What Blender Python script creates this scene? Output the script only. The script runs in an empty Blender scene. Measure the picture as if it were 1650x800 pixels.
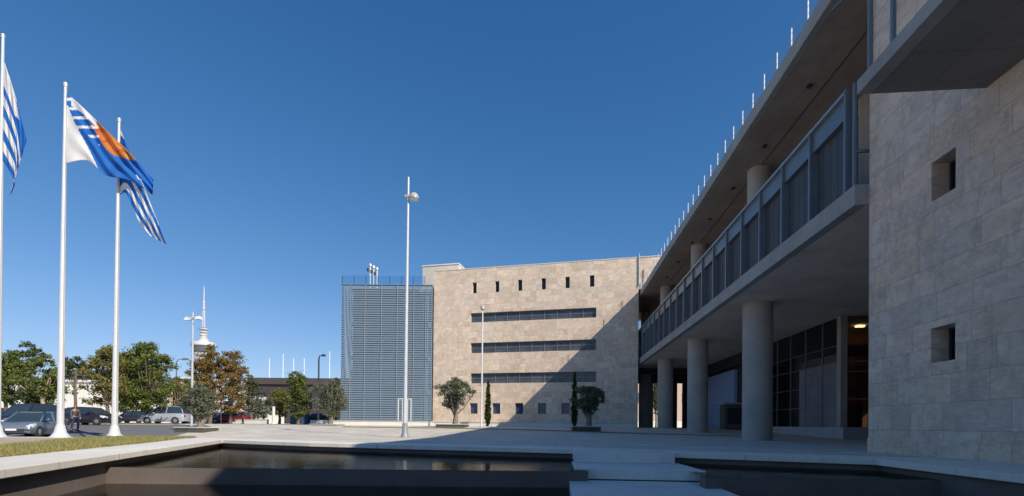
import bpy, bmesh, math, random
import numpy as np
from mathutils import Vector, Matrix
from mathutils.geometry import tessellate_polygon

random.seed(7)
C = bpy.context.scene.collection
PI = math.pi
V = Vector

# ------------------------------------------------------------------ camera model
W0, H0, F_PX = 1650.0, 800.0, 780.0
EYE = V((0, 0, 0.72))
YAW, PITCH, ROLL = math.radians(5.3), math.radians(0.4), 0.009
HORIZON = 684.4
PPY = HORIZON - F_PX * math.tan(PITCH)
_f0 = V((-math.sin(YAW), math.cos(YAW), 0)); _r0 = V((math.cos(YAW), math.sin(YAW), 0)); _z = V((0, 0, 1))
FWD = (_f0 * math.cos(PITCH) + _z * math.sin(PITCH)).normalized()
_u1 = (_z * math.cos(PITCH) - _f0 * math.sin(PITCH)).normalized()
RGT = _r0 * math.cos(ROLL) + _u1 * math.sin(ROLL)
UPV = _u1 * math.cos(ROLL) - _r0 * math.sin(ROLL)

def ray(px, py):
    return FWD + RGT * ((px - W0 / 2) / F_PX) - UPV * ((py - PPY) / F_PX)
def at(px, py, z=0.0):
    d = ray(px, py); return EYE + d * ((z - EYE.z) / d.z)
def at_d(px, py, dep):
    d = ray(px, py); return EYE + d * (dep / d.dot(_f0))
def proj(p):
    v = V(p) - EYE; dz = v.dot(FWD)
    return (W0 / 2 + F_PX * v.dot(RGT) / dz, PPY - F_PX * v.dot(UPV) / dz)
def on_x(px, py, x):
    d = ray(px, py); return EYE + d * (x / d.x)
def depth(x, y): return V((x, y, 0)).dot(_f0)
def lateral(x, y): return V((x, y, 0)).dot(_r0)

def g(x, y):
    """height of the ground: level round the pool, rising gently towards the far buildings"""
    d, l = depth(x, y), lateral(x, y)
    z = 0.5 * min(1.0, max(0.0, (d - 26) / 20.0))
    if l < -12 and d > 19:
        dip = math.exp(-((d - 28.5) / 4.5) ** 2) * min(1.0, (-12 - l) / 4.0) * min(1, (d - 19) / 3)
        z -= 0.33 * dip
    return z
def ground(px, d):
    p = at_d(px, 690, d); return V((p.x, p.y, g(p.x, p.y)))

# ------------------------------------------------------------------ mesh helpers
class MB:
    def __init__(s): s.v, s.f, s.mi, s.cur = [], [], [], 0
    def add(s, vs, fs):
        b = len(s.v); s.v += [tuple(v) for v in vs]
        s.f += [tuple(i + b for i in f) for f in fs]; s.mi += [s.cur] * len(fs)
    def hexa(s, c):     # 8 corners: bottom ring then top ring
        s.add(c, [(3, 2, 1, 0), (4, 5, 6, 7), (0, 1, 5, 4), (1, 2, 6, 5), (2, 3, 7, 6), (3, 0, 4, 7)])
    def box(s, x0, x1, y0, y1, z0, z1):
        s.hexa([(x0, y0, z0), (x1, y0, z0), (x1, y1, z0), (x0, y1, z0), (x0, y0, z1), (x1, y0, z1), (x1, y1, z1), (x0, y1, z1)])
    def prism(s, poly, z0, z1):
        n = len(poly)
        a = sum(poly[i][0] * poly[(i + 1) % n][1] - poly[(i + 1) % n][0] * poly[i][1] for i in range(n))
        if a < 0: poly = poly[::-1]
        vs = [(p[0], p[1], z0) for p in poly] + [(p[0], p[1], z1) for p in poly]
        fs = [tuple(range(n))[::-1], tuple(range(n, 2 * n))] + [(i, (i + 1) % n, n + (i + 1) % n, n + i) for i in range(n)]
        s.add(vs, fs)
    def bar(s, p0, p1, w, h, up=(0, 0, 1)):
        p0, p1 = V(p0), V(p1); d = (p1 - p0).normalized(); u = V(up)
        if abs(d.dot(u)) > .98: u = V((0, 1, 0))
        sd = d.cross(u).normalized(); u = sd.cross(d).normalized()
        c = []
        for p in (p0, p1):
            c += [p - sd * w / 2 - u * h / 2, p + sd * w / 2 - u * h / 2, p + sd * w / 2 + u * h / 2, p - sd * w / 2 + u * h / 2]
        s.add(c, [(0, 1, 2, 3), (7, 6, 5, 4), (1, 0, 4, 5), (2, 1, 5, 6), (3, 2, 6, 7), (0, 3, 7, 4)])
    def tube(s, pts, rs, n=12, caps=True):
        pts = [V(p) for p in pts]; rings = []
        ref = None
        for i, p in enumerate(pts):
            d = (pts[min(i + 1, len(pts) - 1)] - pts[max(i - 1, 0)]).normalized()
            if ref is None: ref = V((1, 0, 0)) if abs(d.x) < .9 else V((0, 1, 0))
            a = d.cross(ref).normalized(); b = a.cross(d).normalized(); ref = b
            rings.append([p + (a * math.cos(2 * PI * k / n) + b * math.sin(2 * PI * k / n)) * rs[i] for k in range(n)])
        vs = [v for r in rings for v in r]; fs = []
        for i in range(len(pts) - 1):
            for k in range(n):
                a, b = i * n + k, i * n + (k + 1) % n
                fs.append((a, a + n, b + n, b))
        if caps:
            fs.append(tuple(range(n))); fs.append(tuple(range((len(pts) - 1) * n, len(pts) * n))[::-1])
        s.add(vs, fs)
    def cyl(s, p, r, z0, z1, n=32, r1=None):
        s.tube([(p[0], p[1], z0), (p[0], p[1], z1)], [r, r if r1 is None else r1], n)
    def lathe(s, prof, n=24, c=(0, 0)):
        vs, fs = [], []
        for r, z in prof:
            vs += [(c[0] + r * math.cos(2 * PI * k / n), c[1] + r * math.sin(2 * PI * k / n), z) for k in range(n)]
        for i in range(len(prof) - 1):
            for k in range(n):
                fs.append((i * n + k, i * n + (k + 1) % n, (i + 1) * n + (k + 1) % n, (i + 1) * n + k))
        fs.append(tuple(range(n))[::-1]); fs.append(tuple(range((len(prof) - 1) * n, len(prof) * n)))
        s.add(vs, fs)
    def build(s, name, mats, parent=None, loc=None, smooth=False, bevel=0, fix=True):
        me = bpy.data.meshes.new(name); me.from_pydata(s.v, [], s.f)
        mats = mats if isinstance(mats, (list, tuple)) else [mats]
        for m in mats: me.materials.append(m)
        if len(mats) > 1: me.polygons.foreach_set('material_index', s.mi)
        if fix:
            bm = bmesh.new(); bm.from_mesh(me); bmesh.ops.recalc_face_normals(bm, faces=bm.faces); bm.to_mesh(me); bm.free()
        if smooth:
            me.polygons.foreach_set('use_smooth', [True] * len(me.polygons)); me.set_sharp_from_angle(angle=math.radians(38))
        me.update()
        o = bpy.data.objects.new(name, me); C.objects.link(o)
        if parent: o.parent = parent
        if loc is not None: o.location = loc
        if bevel:
            b = o.modifiers.new('Bevel', 'BEVEL'); b.width = bevel; b.segments = 2; b.limit_method = 'ANGLE'
        return o

def tag(o, label=None, cat=None, group=None, kind=None):
    if label: o['label'] = label
    if cat: o['category'] = cat
    if group: o['group'] = group
    if kind: o['kind'] = kind
    return o
def thing(name, label, cat, loc=(0, 0, 0), rz=0.0, group=None):
    o = bpy.data.objects.new(name, None); C.objects.link(o); o.empty_display_size = .3
    o.location = loc; o.rotation_euler = (0, 0, rz); return tag(o, label, cat, group)
def kids(o): return [c for c in C.objects if c.parent == o]
def copy_tree(o, parent=None):
    c = o.copy(); C.objects.link(c); c.parent = parent
    for ch in [x for x in bpy.data.objects if x.parent == o]: copy_tree(ch, c)
    return c

# ------------------------------------------------------------------ materials
def new_mat(name):
    m = bpy.data.materials.new(name); m.use_nodes = True
    nt = m.node_tree; b = nt.nodes['Principled BSDF']
    return m, nt, b
def node(nt, t, **kw):
    n = nt.nodes.new(t)
    for k, v in kw.items(): setattr(n, k, v)
    return n
def math_n(nt, op, a, b=None, c=None):
    n = nt.nodes.new('ShaderNodeMath'); n.operation = op
    for i, x in enumerate((a, b, c)):
        if x is None: continue
        if isinstance(x, (int, float)): n.inputs[i].default_value = x
        else: nt.links.new(x, n.inputs[i])
    return n.outputs[0]
def mixc(nt, fac, a, b, mode='MIX'):
    n = nt.nodes.new('ShaderNodeMix'); n.data_type = 'RGBA'; n.blend_type = mode
    for i, x in ((0, fac), (6, a), (7, b)):
        if isinstance(x, (int, float)): n.inputs[i].default_value = x
        elif isinstance(x, tuple): n.inputs[i].default_value = (*x, 1)
        else: nt.links.new(x, n.inputs[i])
    return n.outputs[2]
def ramp(nt, fac, stops, interp='LINEAR'):
    n = nt.nodes.new('ShaderNodeValToRGB'); cr = n.color_ramp; cr.interpolation = interp
    while len(cr.elements) < len(stops): cr.elements.new(.5)
    for e, (p, c) in zip(cr.elements, stops):
        e.position = p; e.color = (*c, 1) if isinstance(c, tuple) else (c, c, c, 1)
    nt.links.new(fac, n.inputs[0]); return n.outputs[0]
def noise(nt, vec, scale, detail=4, rough=.55):
    n = nt.nodes.new('ShaderNodeTexNoise'); n.inputs['Scale'].default_value = scale
    n.inputs['Detail'].default_value = detail; n.inputs['Roughness'].default_value = rough
    if vec is not None: nt.links.new(vec, n.inputs['Vector'])
    return n.outputs['Fac']
def coords(nt): return nt.nodes.new('ShaderNodeTexCoord').outputs['Object']
def scaled(nt, vec, s):
    n = nt.nodes.new('ShaderNodeMapping'); n.inputs['Scale'].default_value = s; nt.links.new(vec, n.inputs['Vector']); return n.outputs[0]
def bump(nt, b, h, strength=.2, dist=.02):
    n = nt.nodes.new('ShaderNodeBump'); n.inputs['Strength'].default_value = strength; n.inputs['Distance'].default_value = dist
    nt.links.new(h, n.inputs['Height']); nt.links.new(n.outputs[0], b.inputs['Normal'])
def sc(c, k): return tuple(min(1, x * k) for x in c)

def mk(name, col, rough=.7, var=.12, scale=1.5, metal=0.0, bmp=0.0, spec=.5):
    m, nt, b = new_mat(name); co = coords(nt)
    f = noise(nt, co, scale, 5, .6)
    c = mixc(nt, ramp(nt, f, [(.3, 0.0), (.7, 1.0)]), sc(col, 1 - var), sc(col, 1 + var))
    f2 = noise(nt, co, scale * 9, 3)
    c = mixc(nt, ramp(nt, f2, [(.35, 0.0), (.65, .35)]), c, sc(col, 1 - var * 1.2))
    nt.links.new(c, b.inputs['Base Color'])
    b.inputs['Roughness'].default_value = rough; b.inputs['Metallic'].default_value = metal
    b.inputs['Specular IOR Level'].default_value = spec
    if bmp: bump(nt, b, f2, bmp, .01)
    return m

def stone(name, cols, h=.62, w=1.35, joint=.008, stain=.25, grain=1.0, jd=.55, spec=.25, joff=0.0, vein=1.0):
    """coursed stone cladding: every block its own tone, fine joints, veins and weather stains"""
    m, nt, b = new_mat(name); co = coords(nt)
    sep = node(nt, 'ShaderNodeSeparateXYZ'); nt.links.new(co, sep.inputs[0])
    u = math_n(nt, 'ADD', sep.outputs[0], sep.outputs[1]); z = math_n(nt, 'ADD', sep.outputs[2], joff)
    zr = math_n(nt, 'DIVIDE', z, h); row = math_n(nt, 'FLOOR', zr)
    wn = node(nt, 'ShaderNodeTexWhiteNoise', noise_dimensions='1D'); nt.links.new(row, wn.inputs['W'])
    ur = math_n(nt, 'ADD', math_n(nt, 'DIVIDE', u, w), math_n(nt, 'MULTIPLY', wn.outputs['Value'], 3.7))
    col = math_n(nt, 'FLOOR', ur)
    # some blocks are split in two
    cv = node(nt, 'ShaderNodeCombineXYZ'); nt.links.new(row, cv.inputs[0]); nt.links.new(col, cv.inputs[1])
    wb = node(nt, 'ShaderNodeTexWhiteNoise', noise_dimensions='2D'); nt.links.new(cv.outputs[0], wb.inputs['Vector'])
    half = math_n(nt, 'GREATER_THAN', math_n(nt, 'FRACT', ur), .58)
    split = math_n(nt, 'MULTIPLY', half, math_n(nt, 'GREATER_THAN', wb.outputs['Value'], .55))
    cv2 = node(nt, 'ShaderNodeCombineXYZ'); nt.links.new(row, cv2.inputs[0]); nt.links.new(col, cv2.inputs[1]); nt.links.new(split, cv2.inputs[2])
    wc = node(nt, 'ShaderNodeTexWhiteNoise', noise_dimensions='3D'); nt.links.new(cv2.outputs[0], wc.inputs['Vector'])
    n = len(cols)
    base = ramp(nt, wc.outputs['Value'], [(i / (n - 1), c) for i, c in enumerate(cols)])
    # veins inside a block, offset from block to block
    off = node(nt, 'ShaderNodeVectorMath', operation='MULTIPLY_ADD')
    nt.links.new(wc.outputs['Color'], off.inputs[0]); off.inputs[1].default_value = (40, 40, 40); nt.links.new(co, off.inputs[2])
    vn = noise(nt, scaled(nt, off.outputs[0], (1.0, 1.0, 2.2)), 1.6 * grain, 6, .65)
    base = mixc(nt, ramp(nt, vn, [(.42, 0.0), (.68, min(.9, .55 * vein))]), base, sc(cols[-1], .72))
    vn2 = noise(nt, scaled(nt, off.outputs[0], (1, 1, 3)), 6 * grain, 5, .7)
    base = mixc(nt, ramp(nt, vn2, [(.47, 0.0), (.7, .34 * vein)]), base, sc(cols[0], 1.25))
    st = noise(nt, scaled(nt, co, (.35, .35, .12)), 1.0, 4, .6)
    base = mixc(nt, ramp(nt, st, [(.45, 0.0), (.75, stain)]), base, sc(cols[-1], .6))
    vn3 = noise(nt, scaled(nt, off.outputs[0], (1, 1, .45)), 3.2 * grain, 6, .75)
    base = mixc(nt, ramp(nt, vn3, [(.5, 0.0), (.66, .38 * vein)]), base, sc(cols[-1], .55))
    fz = math_n(nt, 'FRACT', zr); fu = math_n(nt, 'FRACT', ur)
    jz = math_n(nt, 'LESS_THAN', fz, joint / h * 2); ju = math_n(nt, 'LESS_THAN', fu, joint / w * 2)
    js = math_n(nt, 'MULTIPLY', math_n(nt, 'GREATER_THAN', wb.outputs['Value'], .55),
                math_n(nt, 'LESS_THAN', math_n(nt, 'ABSOLUTE', math_n(nt, 'SUBTRACT', fu, .58)), joint / w))
    j = math_n(nt, 'MAXIMUM', math_n(nt, 'MAXIMUM', jz, ju), js)
    c = mixc(nt, math_n(nt, 'MULTIPLY', j, jd), base, sc(cols[-1], .35))
    nt.links.new(c, b.inputs['Base Color']); b.inputs['Roughness'].default_value = .75; b.inputs['Specular IOR Level'].default_value = spec
    hh = math_n(nt, 'SUBTRACT', math_n(nt, 'MULTIPLY', vn2, .4), j)
    bump(nt, b, hh, .35, .012)
    return m

def paving(name, col, sx=1.2, sy=.6, joint=.01, jd=.45, var=.10, rough=.7):
    m, nt, b = new_mat(name); co = coords(nt)
    br = node(nt, 'ShaderNodeTexBrick'); nt.links.new(co, br.inputs['Vector'])
    br.inputs['Scale'].default_value = 1; br.inputs['Brick Width'].default_value = sx; br.inputs['Row Height'].default_value = sy
    br.inputs['Mortar Size'].default_value = joint; br.inputs['Mortar Smooth'].default_value = .2
    br.inputs['Color1'].default_value = (*sc(col, 1 - var), 1); br.inputs['Color2'].default_value = (*sc(col, 1 + var), 1)
    br.inputs['Mortar'].default_value = (*sc(col, 1 - jd), 1)
    f = noise(nt, co, .35, 6, .65)
    c = mixc(nt, ramp(nt, f, [(.42, 0.0), (.68, .5)]), br.outputs['Color'], sc(col, .70))
    f3 = noise(nt, scaled(nt, co, (1, 1, 1)), 1.7, 6, .75)
    c = mixc(nt, ramp(nt, f3, [(.52, 0.0), (.66, .3)]), c, sc(col, .55))
    f2 = noise(nt, co, 14, 4, .7)
    c = mixc(nt, ramp(nt, f2, [(.45, 0.0), (.75, .25)]), c, sc(col, .6))
    nt.links.new(c, b.inputs['Base Color']); b.inputs['Roughness'].default_value = rough; b.inputs['Specular IOR Level'].default_value = .3
    bump(nt, b, f2, .15, .004)
    return m

def concrete(name, col, board=False):
    m, nt, b = new_mat(name); co = coords(nt)
    f = noise(nt, co, .6, 6, .62); f2 = noise(nt, co, 9, 4, .6)
    c = mixc(nt, ramp(nt, f, [(.35, 0.0), (.7, 1.0)]), sc(col, .84), sc(col, 1.12))
    c = mixc(nt, ramp(nt, f2, [(.5, 0.0), (.75, .35)]), c, sc(col, .7))
    st = noise(nt, scaled(nt, co, (1.6, 1.6, .1)), 1.3, 4, .6)
    c = mixc(nt, ramp(nt, st, [(.55, 0.0), (.8, .35)]), c, sc(col, .55))
    if board:   # shuttering joints every 1.25 m across and 2.5 m along
        br = node(nt, 'ShaderNodeTexBrick'); nt.links.new(co, br.inputs['Vector'])
        br.inputs['Scale'].default_value = 1; br.inputs['Brick Width'].default_value = 1.25; br.inputs['Row Height'].default_value = 2.5
        br.inputs['Mortar Size'].default_value = .012; br.offset = 0
        c = mixc(nt, math_n(nt, 'MULTIPLY', br.outputs['Fac'], .45), c, sc(col, .4))
    nt.links.new(c, b.inputs['Base Color']); b.inputs['Roughness'].default_value = .8; b.inputs['Specular IOR Level'].default_value = .25
    bump(nt, b, f2, .15, .006)
    return m

def leaf(name, cols, trans=.25):
    m, nt, b = new_mat(name)
    gi = node(nt, 'ShaderNodeNewGeometry'); n = len(cols)
    co = coords(nt)
    f = math_n(nt, 'ADD', math_n(nt, 'MULTIPLY', gi.outputs['Random Per Island'], .55), math_n(nt, 'MULTIPLY', noise(nt, co, .55, 3), .6))
    c = ramp(nt, f, [(.12 + .8 * i / (n - 1), c) for i, c in enumerate(cols)])
    nt.links.new(c, b.inputs['Base Color']); b.inputs['Roughness'].default_value = .6; b.inputs['Specular IOR Level'].default_value = .25
    tr = node(nt, 'ShaderNodeBsdfTranslucent'); nt.links.new(c, tr.inputs[0])
    mx = node(nt, 'ShaderNodeMixShader'); mx.inputs[0].default_value = trans
    nt.links.new(b.outputs[0], mx.inputs[1]); nt.links.new(tr.outputs[0], mx.inputs[2])
    nt.links.new(mx.outputs[0], nt.nodes['Material Output'].inputs[0])
    return m

def pane_glass(name, tint=(.55, .62, .66), ior=1.5, rough=.02, ripple=False, mirror=0.0, refl=1.0):
    """thin clear pane or water sheet: tinted see-through plus a Fresnel reflection"""
    m, nt, b = new_mat(name); nt.nodes.remove(b)
    t = node(nt, 'ShaderNodeBsdfTransparent'); t.inputs[0].default_value = (*tint, 1)
    gl = node(nt, 'ShaderNodeBsdfGlossy'); gl.inputs['Roughness'].default_value = rough
    fr = node(nt, 'ShaderNodeFresnel'); fr.inputs['IOR'].default_value = ior
    fac = fr.outputs[0]
    if refl != 1.0: fac = math_n(nt, 'MULTIPLY', fac, refl)
    if mirror: fac = math_n(nt, 'MINIMUM', math_n(nt, 'ADD', fac, mirror), 1.0)
    if ripple:
        co = coords(nt)
        bp = node(nt, 'ShaderNodeBump'); bp.inputs['Strength'].default_value = .25; bp.inputs['Distance'].default_value = .03
        h = math_n(nt, 'ADD', noise(nt, scaled(nt, co, (1, 1.6, 1)), 2.2, 3), math_n(nt, 'MULTIPLY', noise(nt, co, 9, 3), .25))
        nt.links.new(h, bp.inputs['Height']); nt.links.new(bp.outputs[0], gl.inputs['Normal']); nt.links.new(bp.outputs[0], fr.inputs['Normal'])
    mx = node(nt, 'ShaderNodeMixShader'); nt.links.new(fac, mx.inputs[0])
    nt.links.new(t.outputs[0], mx.inputs[1]); nt.links.new(gl.outputs[0], mx.inputs[2])
    nt.links.new(mx.outputs[0], nt.nodes['Material Output'].inputs[0])
    return m

M = dict(
    travertine=stone('travertine', [(.80, .615, .475), (.66, .50, .37), (.73, .585, .465), (.65, .53, .44), (.58, .45, .35)], h=.66, w=1.75, stain=.35, jd=.45, vein=1.2),
    travertine_far=stone('travertine_far', [(.84, .70, .54), (.70, .54, .41), (.80, .64, .515), (.68, .58, .47), (.62, .48, .365)], h=.62, w=1.2, joint=.006, jd=.4, stain=.3),
    plaster_far=mk('plaster_far', (.62, .57, .50), .85),
    white_wall=mk('white_wall', (.72, .70, .66), .85, .05),
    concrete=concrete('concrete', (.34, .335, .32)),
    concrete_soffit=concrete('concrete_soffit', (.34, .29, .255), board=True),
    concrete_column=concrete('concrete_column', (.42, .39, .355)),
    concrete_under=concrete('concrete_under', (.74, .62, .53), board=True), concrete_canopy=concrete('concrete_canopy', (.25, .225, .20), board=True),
    steel_blue=mk('steel_blue', (.17, .205, .235), .4, .08, 2, metal=.2),
    steel_grey=mk('steel_grey', (.34, .36, .38), .4, .06, 2, metal=.3),
    white_metal=mk('white_metal', (.74, .75, .76), .35, .03, 1.5),
    galvanised=mk('galvanised', (.58, .60, .62), .38, .07, 3, metal=.35),
    pole_white=mk('pole_white', (.66, .67, .68), .38, .06, 2, metal=.15),
    lamp_grey=mk('lamp_grey', (.42, .40, .37), .4, .05),
    frame_dark=mk('frame_dark', (.13, .14, .15), .5, .1), reflection_grey=mk('reflection_grey', (.21, .205, .22), .6, .25, .7),
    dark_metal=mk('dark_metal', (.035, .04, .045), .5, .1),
    screen=mk('screen', (.062, .066, .07), .6, .25, .8),
    louvre=mk('louvre', (.20, .265, .325), .42, .05, .5, metal=.25),
    louvre_core=mk('louvre_core', (.215, .30, .385), .25, .25, .35, spec=.6),
    strip_glass=mk('strip_glass', (.08, .085, .10), .2, .45, .7),
    blue_glass=mk('blue_glass', (.035, .06, .13), .12, .2, .8),
    black_glass=mk('black_glass', (.012, .014, .02), .1, .1),
    glass=pane_glass('glass', (.42, .46, .5), 1.5, .02, mirror=.05),
    parapet_glass=pane_glass('parapet_glass', (.88, .93, .96), 1.45, .03, mirror=.05),
    water=pane_glass('water', (.52, .49, .42), 1.33, .05, ripple=True, refl=.55),
    water_low=pane_glass('water_low', (.66, .62, .54), 1.33, .06, ripple=True, refl=1.0),
    wood=mk('wood', (.20, .085, .03), .5, .35, 1.2),
    wood_warm=mk('wood_warm', (.40, .17, .055), .5, .4, .9), wood_light=mk('wood_light', (.36, .20, .09), .55, .25, 1.2),
    blue_panel=mk('blue_panel', (.36, .50, .78), .45, .05, .6),
    board_grey=mk('board_grey', (.42, .42, .44), .7, .1, .6),
    paving=paving('paving', (.63, .58, .50), 1.2, .6, .016, .6, .13),
    coping=paving('coping', (.78, .73, .645), 1.8, 3.0, .008, .35, .06, .65),
    step_stone=paving('step_stone', (.74, .71, .66), 4.5, 4.5, .004, .2, .05, .65),
    pool_stone=concrete('pool_stone', (.165, .135, .118)),
    asphalt=mk('asphalt', (.15, .15, .155), .9, .15, 1.2, bmp=.1),
    dirt=mk('dirt', (.42, .34, .25), .95, .25, .9, bmp=.2),
    lawn=mk('lawn', (.21, .20, .07), .95, .35, 1.4, bmp=.3),
    blade=leaf('blade', [(.20, .21, .06), (.32, .30, .10), (.42, .36, .16), (.18, .20, .06)], .3),
    soil=mk('soil', (.10, .075, .05), .95, .3, 4),
    planter=mk('planter', (.085, .078, .065), .75, .2, 2),
    planter_rim=mk('planter_rim', (.52, .50, .46), .7, .06, 2),
    bark=mk('bark', (.17, .13, .095), .9, .3, 6, bmp=.4),
    bark_tan=mk('bark_tan', (.45, .33, .22), .9, .2, 5, bmp=.3),
    bark_olive=mk('bark_olive', (.24, .205, .17), .9, .25, 6, bmp=.4),
    leaf_green=leaf('leaf_green', [(0.047, 0.074, 0.019), (0.088, 0.128, 0.030), (0.149, 0.176, 0.041), (0.230, 0.223, 0.061)]),
    leaf_olive=leaf('leaf_olive', [(0.063, 0.078, 0.046), (0.109, 0.127, 0.075), (0.172, 0.190, 0.121), (0.241, 0.253, 0.178)]),
    leaf_autumn=leaf('leaf_autumn', [(0.090, 0.090, 0.022), (0.168, 0.118, 0.034), (0.258, 0.151, 0.056), (0.190, 0.157, 0.045), (0.336, 0.224, 0.090)]),
    leaf_yellow=leaf('leaf_yellow', [(0.084, 0.096, 0.024), (0.156, 0.156, 0.038), (0.240, 0.210, 0.060), (0.132, 0.138, 0.036)]),
    leaf_cypress=leaf('leaf_cypress', [(.02, .035, .012), (.04, .06, .018), (.07, .085, .025)]),
    leaf_dark=leaf('leaf_dark', [(0.039, 0.058, 0.023), (0.065, 0.088, 0.031), (0.104, 0.124, 0.046), (0.143, 0.150, 0.058)]),
    flag_blue=mk('flag_blue', (.015, .19, .62), .75, .08, 2),
    flag_deep=mk('flag_deep', (.015, .18, .60), .75, .08, 2),
    flag_white=mk('flag_white', (.84, .83, .82), .8, .03, 2),
    flag_orange=mk('flag_orange', (.72, .25, .04), .75, .2, 3),
    flag_red=mk('flag_red', (.62, .13, .03), .75, .15, 4),
    flag_gold=mk('flag_gold', (.72, .42, .12), .75, .15, 4),
    tyre=mk('tyre', (.02, .02, .02), .8), rim=mk('rim', (.45, .46, .48), .3, .05, 3, metal=.7),
    car_glass=mk('car_glass', (.03, .05, .07), .08, .1),
    lampglass=mk('lampglass', (.75, .78, .8), .12, .05),
    red_lens=mk('red_lens', (.35, .015, .012), .2),
    skin=mk('skin', (.48, .29, .2), .6, .05), hair=mk('hair', (.03, .02, .015), .7),
    jeans=mk('jeans', (.035, .06, .14), .85), jacket=mk('jacket', (.10, .085, .085), .85), black_cloth=mk('black_cloth', (.025, .022, .03), .85),
    maroon=mk('maroon', (.12, .025, .03), .85),
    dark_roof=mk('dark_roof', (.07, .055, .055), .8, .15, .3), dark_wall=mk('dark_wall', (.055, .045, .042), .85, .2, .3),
    pink_wall=mk('pink_wall', (.55, .42, .36), .85, .06), far_blue=mk('far_blue', (.05, .10, .17), .6),
    tower_white=mk('tower_white', (.58, .575, .56), .6, .04, .2), tower_red=mk('tower_red', (.68, .58, .55), .6, .04, .2), tower_grey=mk('tower_grey', (.42, .42, .43), .6, .04, .2), tower_dark=mk('tower_dark', (.10, .11, .13), .5, .1, .2),
    mast=mk('mast', (.80, .82, .84), .5, .02),
)
for k, c in dict(silver_blue=(.17, .20, .24), navy=(.02, .028, .05), plum=(.03, .022, .032), silver=(.42, .45, .50), red=(.30, .02, .025), charcoal=(.035, .037, .042), white=(.7, .7, .7)).items():
    m, nt, b = new_mat('car_paint_' + k); b.inputs['Base Color'].default_value = (*c, 1)
    co = coords(nt); f = noise(nt, co, 3, 4); nt.links.new(mixc(nt, ramp(nt, f, [(.4, 0.0), (.7, .3)]), c, sc(c, .8)), b.inputs['Base Color'])
    b.inputs['Roughness'].default_value = .28; b.inputs['Coat Weight'].default_value = .6; b.inputs['Coat Roughness'].default_value = .06; b.inputs['Metallic'].default_value = .25
    M['car_' + k] = m

for k in ('flag_blue', 'flag_deep', 'flag_white', 'flag_orange', 'flag_red', 'flag_gold'):
    nt = M[k].node_tree; b = nt.nodes['Principled BSDF']; tr = node(nt, 'ShaderNodeBsdfTranslucent')
    nt.links.new(b.inputs['Base Color'].links[0].from_socket, tr.inputs[0]); mx = node(nt, 'ShaderNodeMixShader'); mx.inputs[0].default_value = .42
    nt.links.new(b.outputs[0], mx.inputs[1]); nt.links.new(tr.outputs[0], mx.inputs[2]); nt.links.new(mx.outputs[0], nt.nodes['Material Output'].inputs[0])

# ------------------------------------------------------------------ ground and pool
def clip(poly, p, n):       # keep the half plane (q-p).n >= 0
    out = []
    for i in range(len(poly)):
        a, b = V(poly[i]).to_2d(), V(poly[(i + 1) % len(poly)]).to_2d()
        da, db = (a - p).dot(n), (b - p).dot(n)
        if da >= 0: out.append(a)
        if da * db < 0: out.append(a + (b - a) * (da / (da - db)))
    return out
def xy(v): return V((v.x, v.y))
A1, A2 = xy(at(0, 762.5)), xy(at(240, 728.0)); CORNER = xy(at(358, 711))
adir = (CORNER - A1).normalized()
ABACK = A1 - adir * ((A1.y + 7) / adir.y)
FAR = [CORNER, xy(at(500, 716)), xy(at(911, 726.6)), xy(at(1085, 732.6)), xy(at(1410, 743.5))]
LEDGE_X = FAR[-1].x
POOL = [ABACK] + FAR + [V((LEDGE_X, -7))]      # edge of the coping, clockwise
def offset(poly, dists):                       # clockwise polygon pushed outwards, one distance per edge
    n = len(poly); ls = []
    for i in range(n):
        a, b = poly[i], poly[(i + 1) % n]; d = (b - a).normalized(); nn = V((-d.y, d.x))
        ls.append((a + nn * dists[i], d))
    out = []
    for i in range(n):
        p, d = ls[i - 1]; q, e = ls[i]; den = d.x * e.y - d.y * e.x
        if abs(den) < 1e-6: out.append(q); continue
        t = ((q.x - p.x) * e.y - (q.y - p.y) * e.x) / den
        out.append(p + d * t)
    return out
nE = len(POOL)
OV = [.16] + [.12] * (nE - 3) + [.12, 0.0]
WALLS = offset(POOL, OV)
UPZ, LOZ = -.215, -.55
SXL, SXR = at(926, 731.5, .02).x + .2, at(1083, 731.5, .02).x - .2      # sides of the stair base, which parts the pool in two
WEIRS = ((xy(at(135, 752.5, UPZ)), xy(at(900, 759.5, UPZ))), (xy(at(1180, 770.5, UPZ)), xy(at(1646, 774.5, UPZ))))

X0, X1, Y0, YM = -34.0, 70.0, -45.0, 19.0
mb = MB()
outer = [V((X0, Y0, 0)), V((X1, Y0, 0)), V((X1, YM, 0)), V((X0, YM, 0))]
hole = [V((p.x, p.y, 0)) for p in WALLS]
pts = outer + hole
mb.add(pts, [tuple(t) for t in tessellate_polygon([outer, hole])])
xs = [-2500, -900, -350, -150, -90, -70, -50, -42] + list(np.linspace(X0, 30, 49)) + [45, X1, 120, 300, 900, 2500]
ys = list(np.linspace(YM, 67, 37)) + [80, 100, 140, 220, 400, 900, 2600]
mb.add([(x, y, g(x, y) if y > YM else 0) for y in ys for x in xs],
       [(j * len(xs) + i, j * len(xs) + i + 1, (j + 1) * len(xs) + i + 1, (j + 1) * len(xs) + i) for j in range(len(ys) - 1) for i in range(len(xs) - 1)])
mb.add([(-2500, Y0, 0), (X0, Y0, 0), (X0, YM, 0), (-2500, YM, 0), (X1, Y0, 0), (2500, Y0, 0), (2500, YM, 0), (X1, YM, 0), (-2500, -900, 0), (2500, -900, 0)],
       [(0, 1, 2, 3), (4, 5, 6, 7), (8, 9, 5, 4, 1, 0)])
o = mb.build('plaza', M['paving']); tag(o, kind='structure')
for p in o.data.polygons:
    pass
bm = bmesh.new(); bm.from_mesh(o.data)
for f in bm.faces:
    if f.normal.z < 0: f.normal_flip()
bm.to_mesh(o.data); bm.free()

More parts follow.
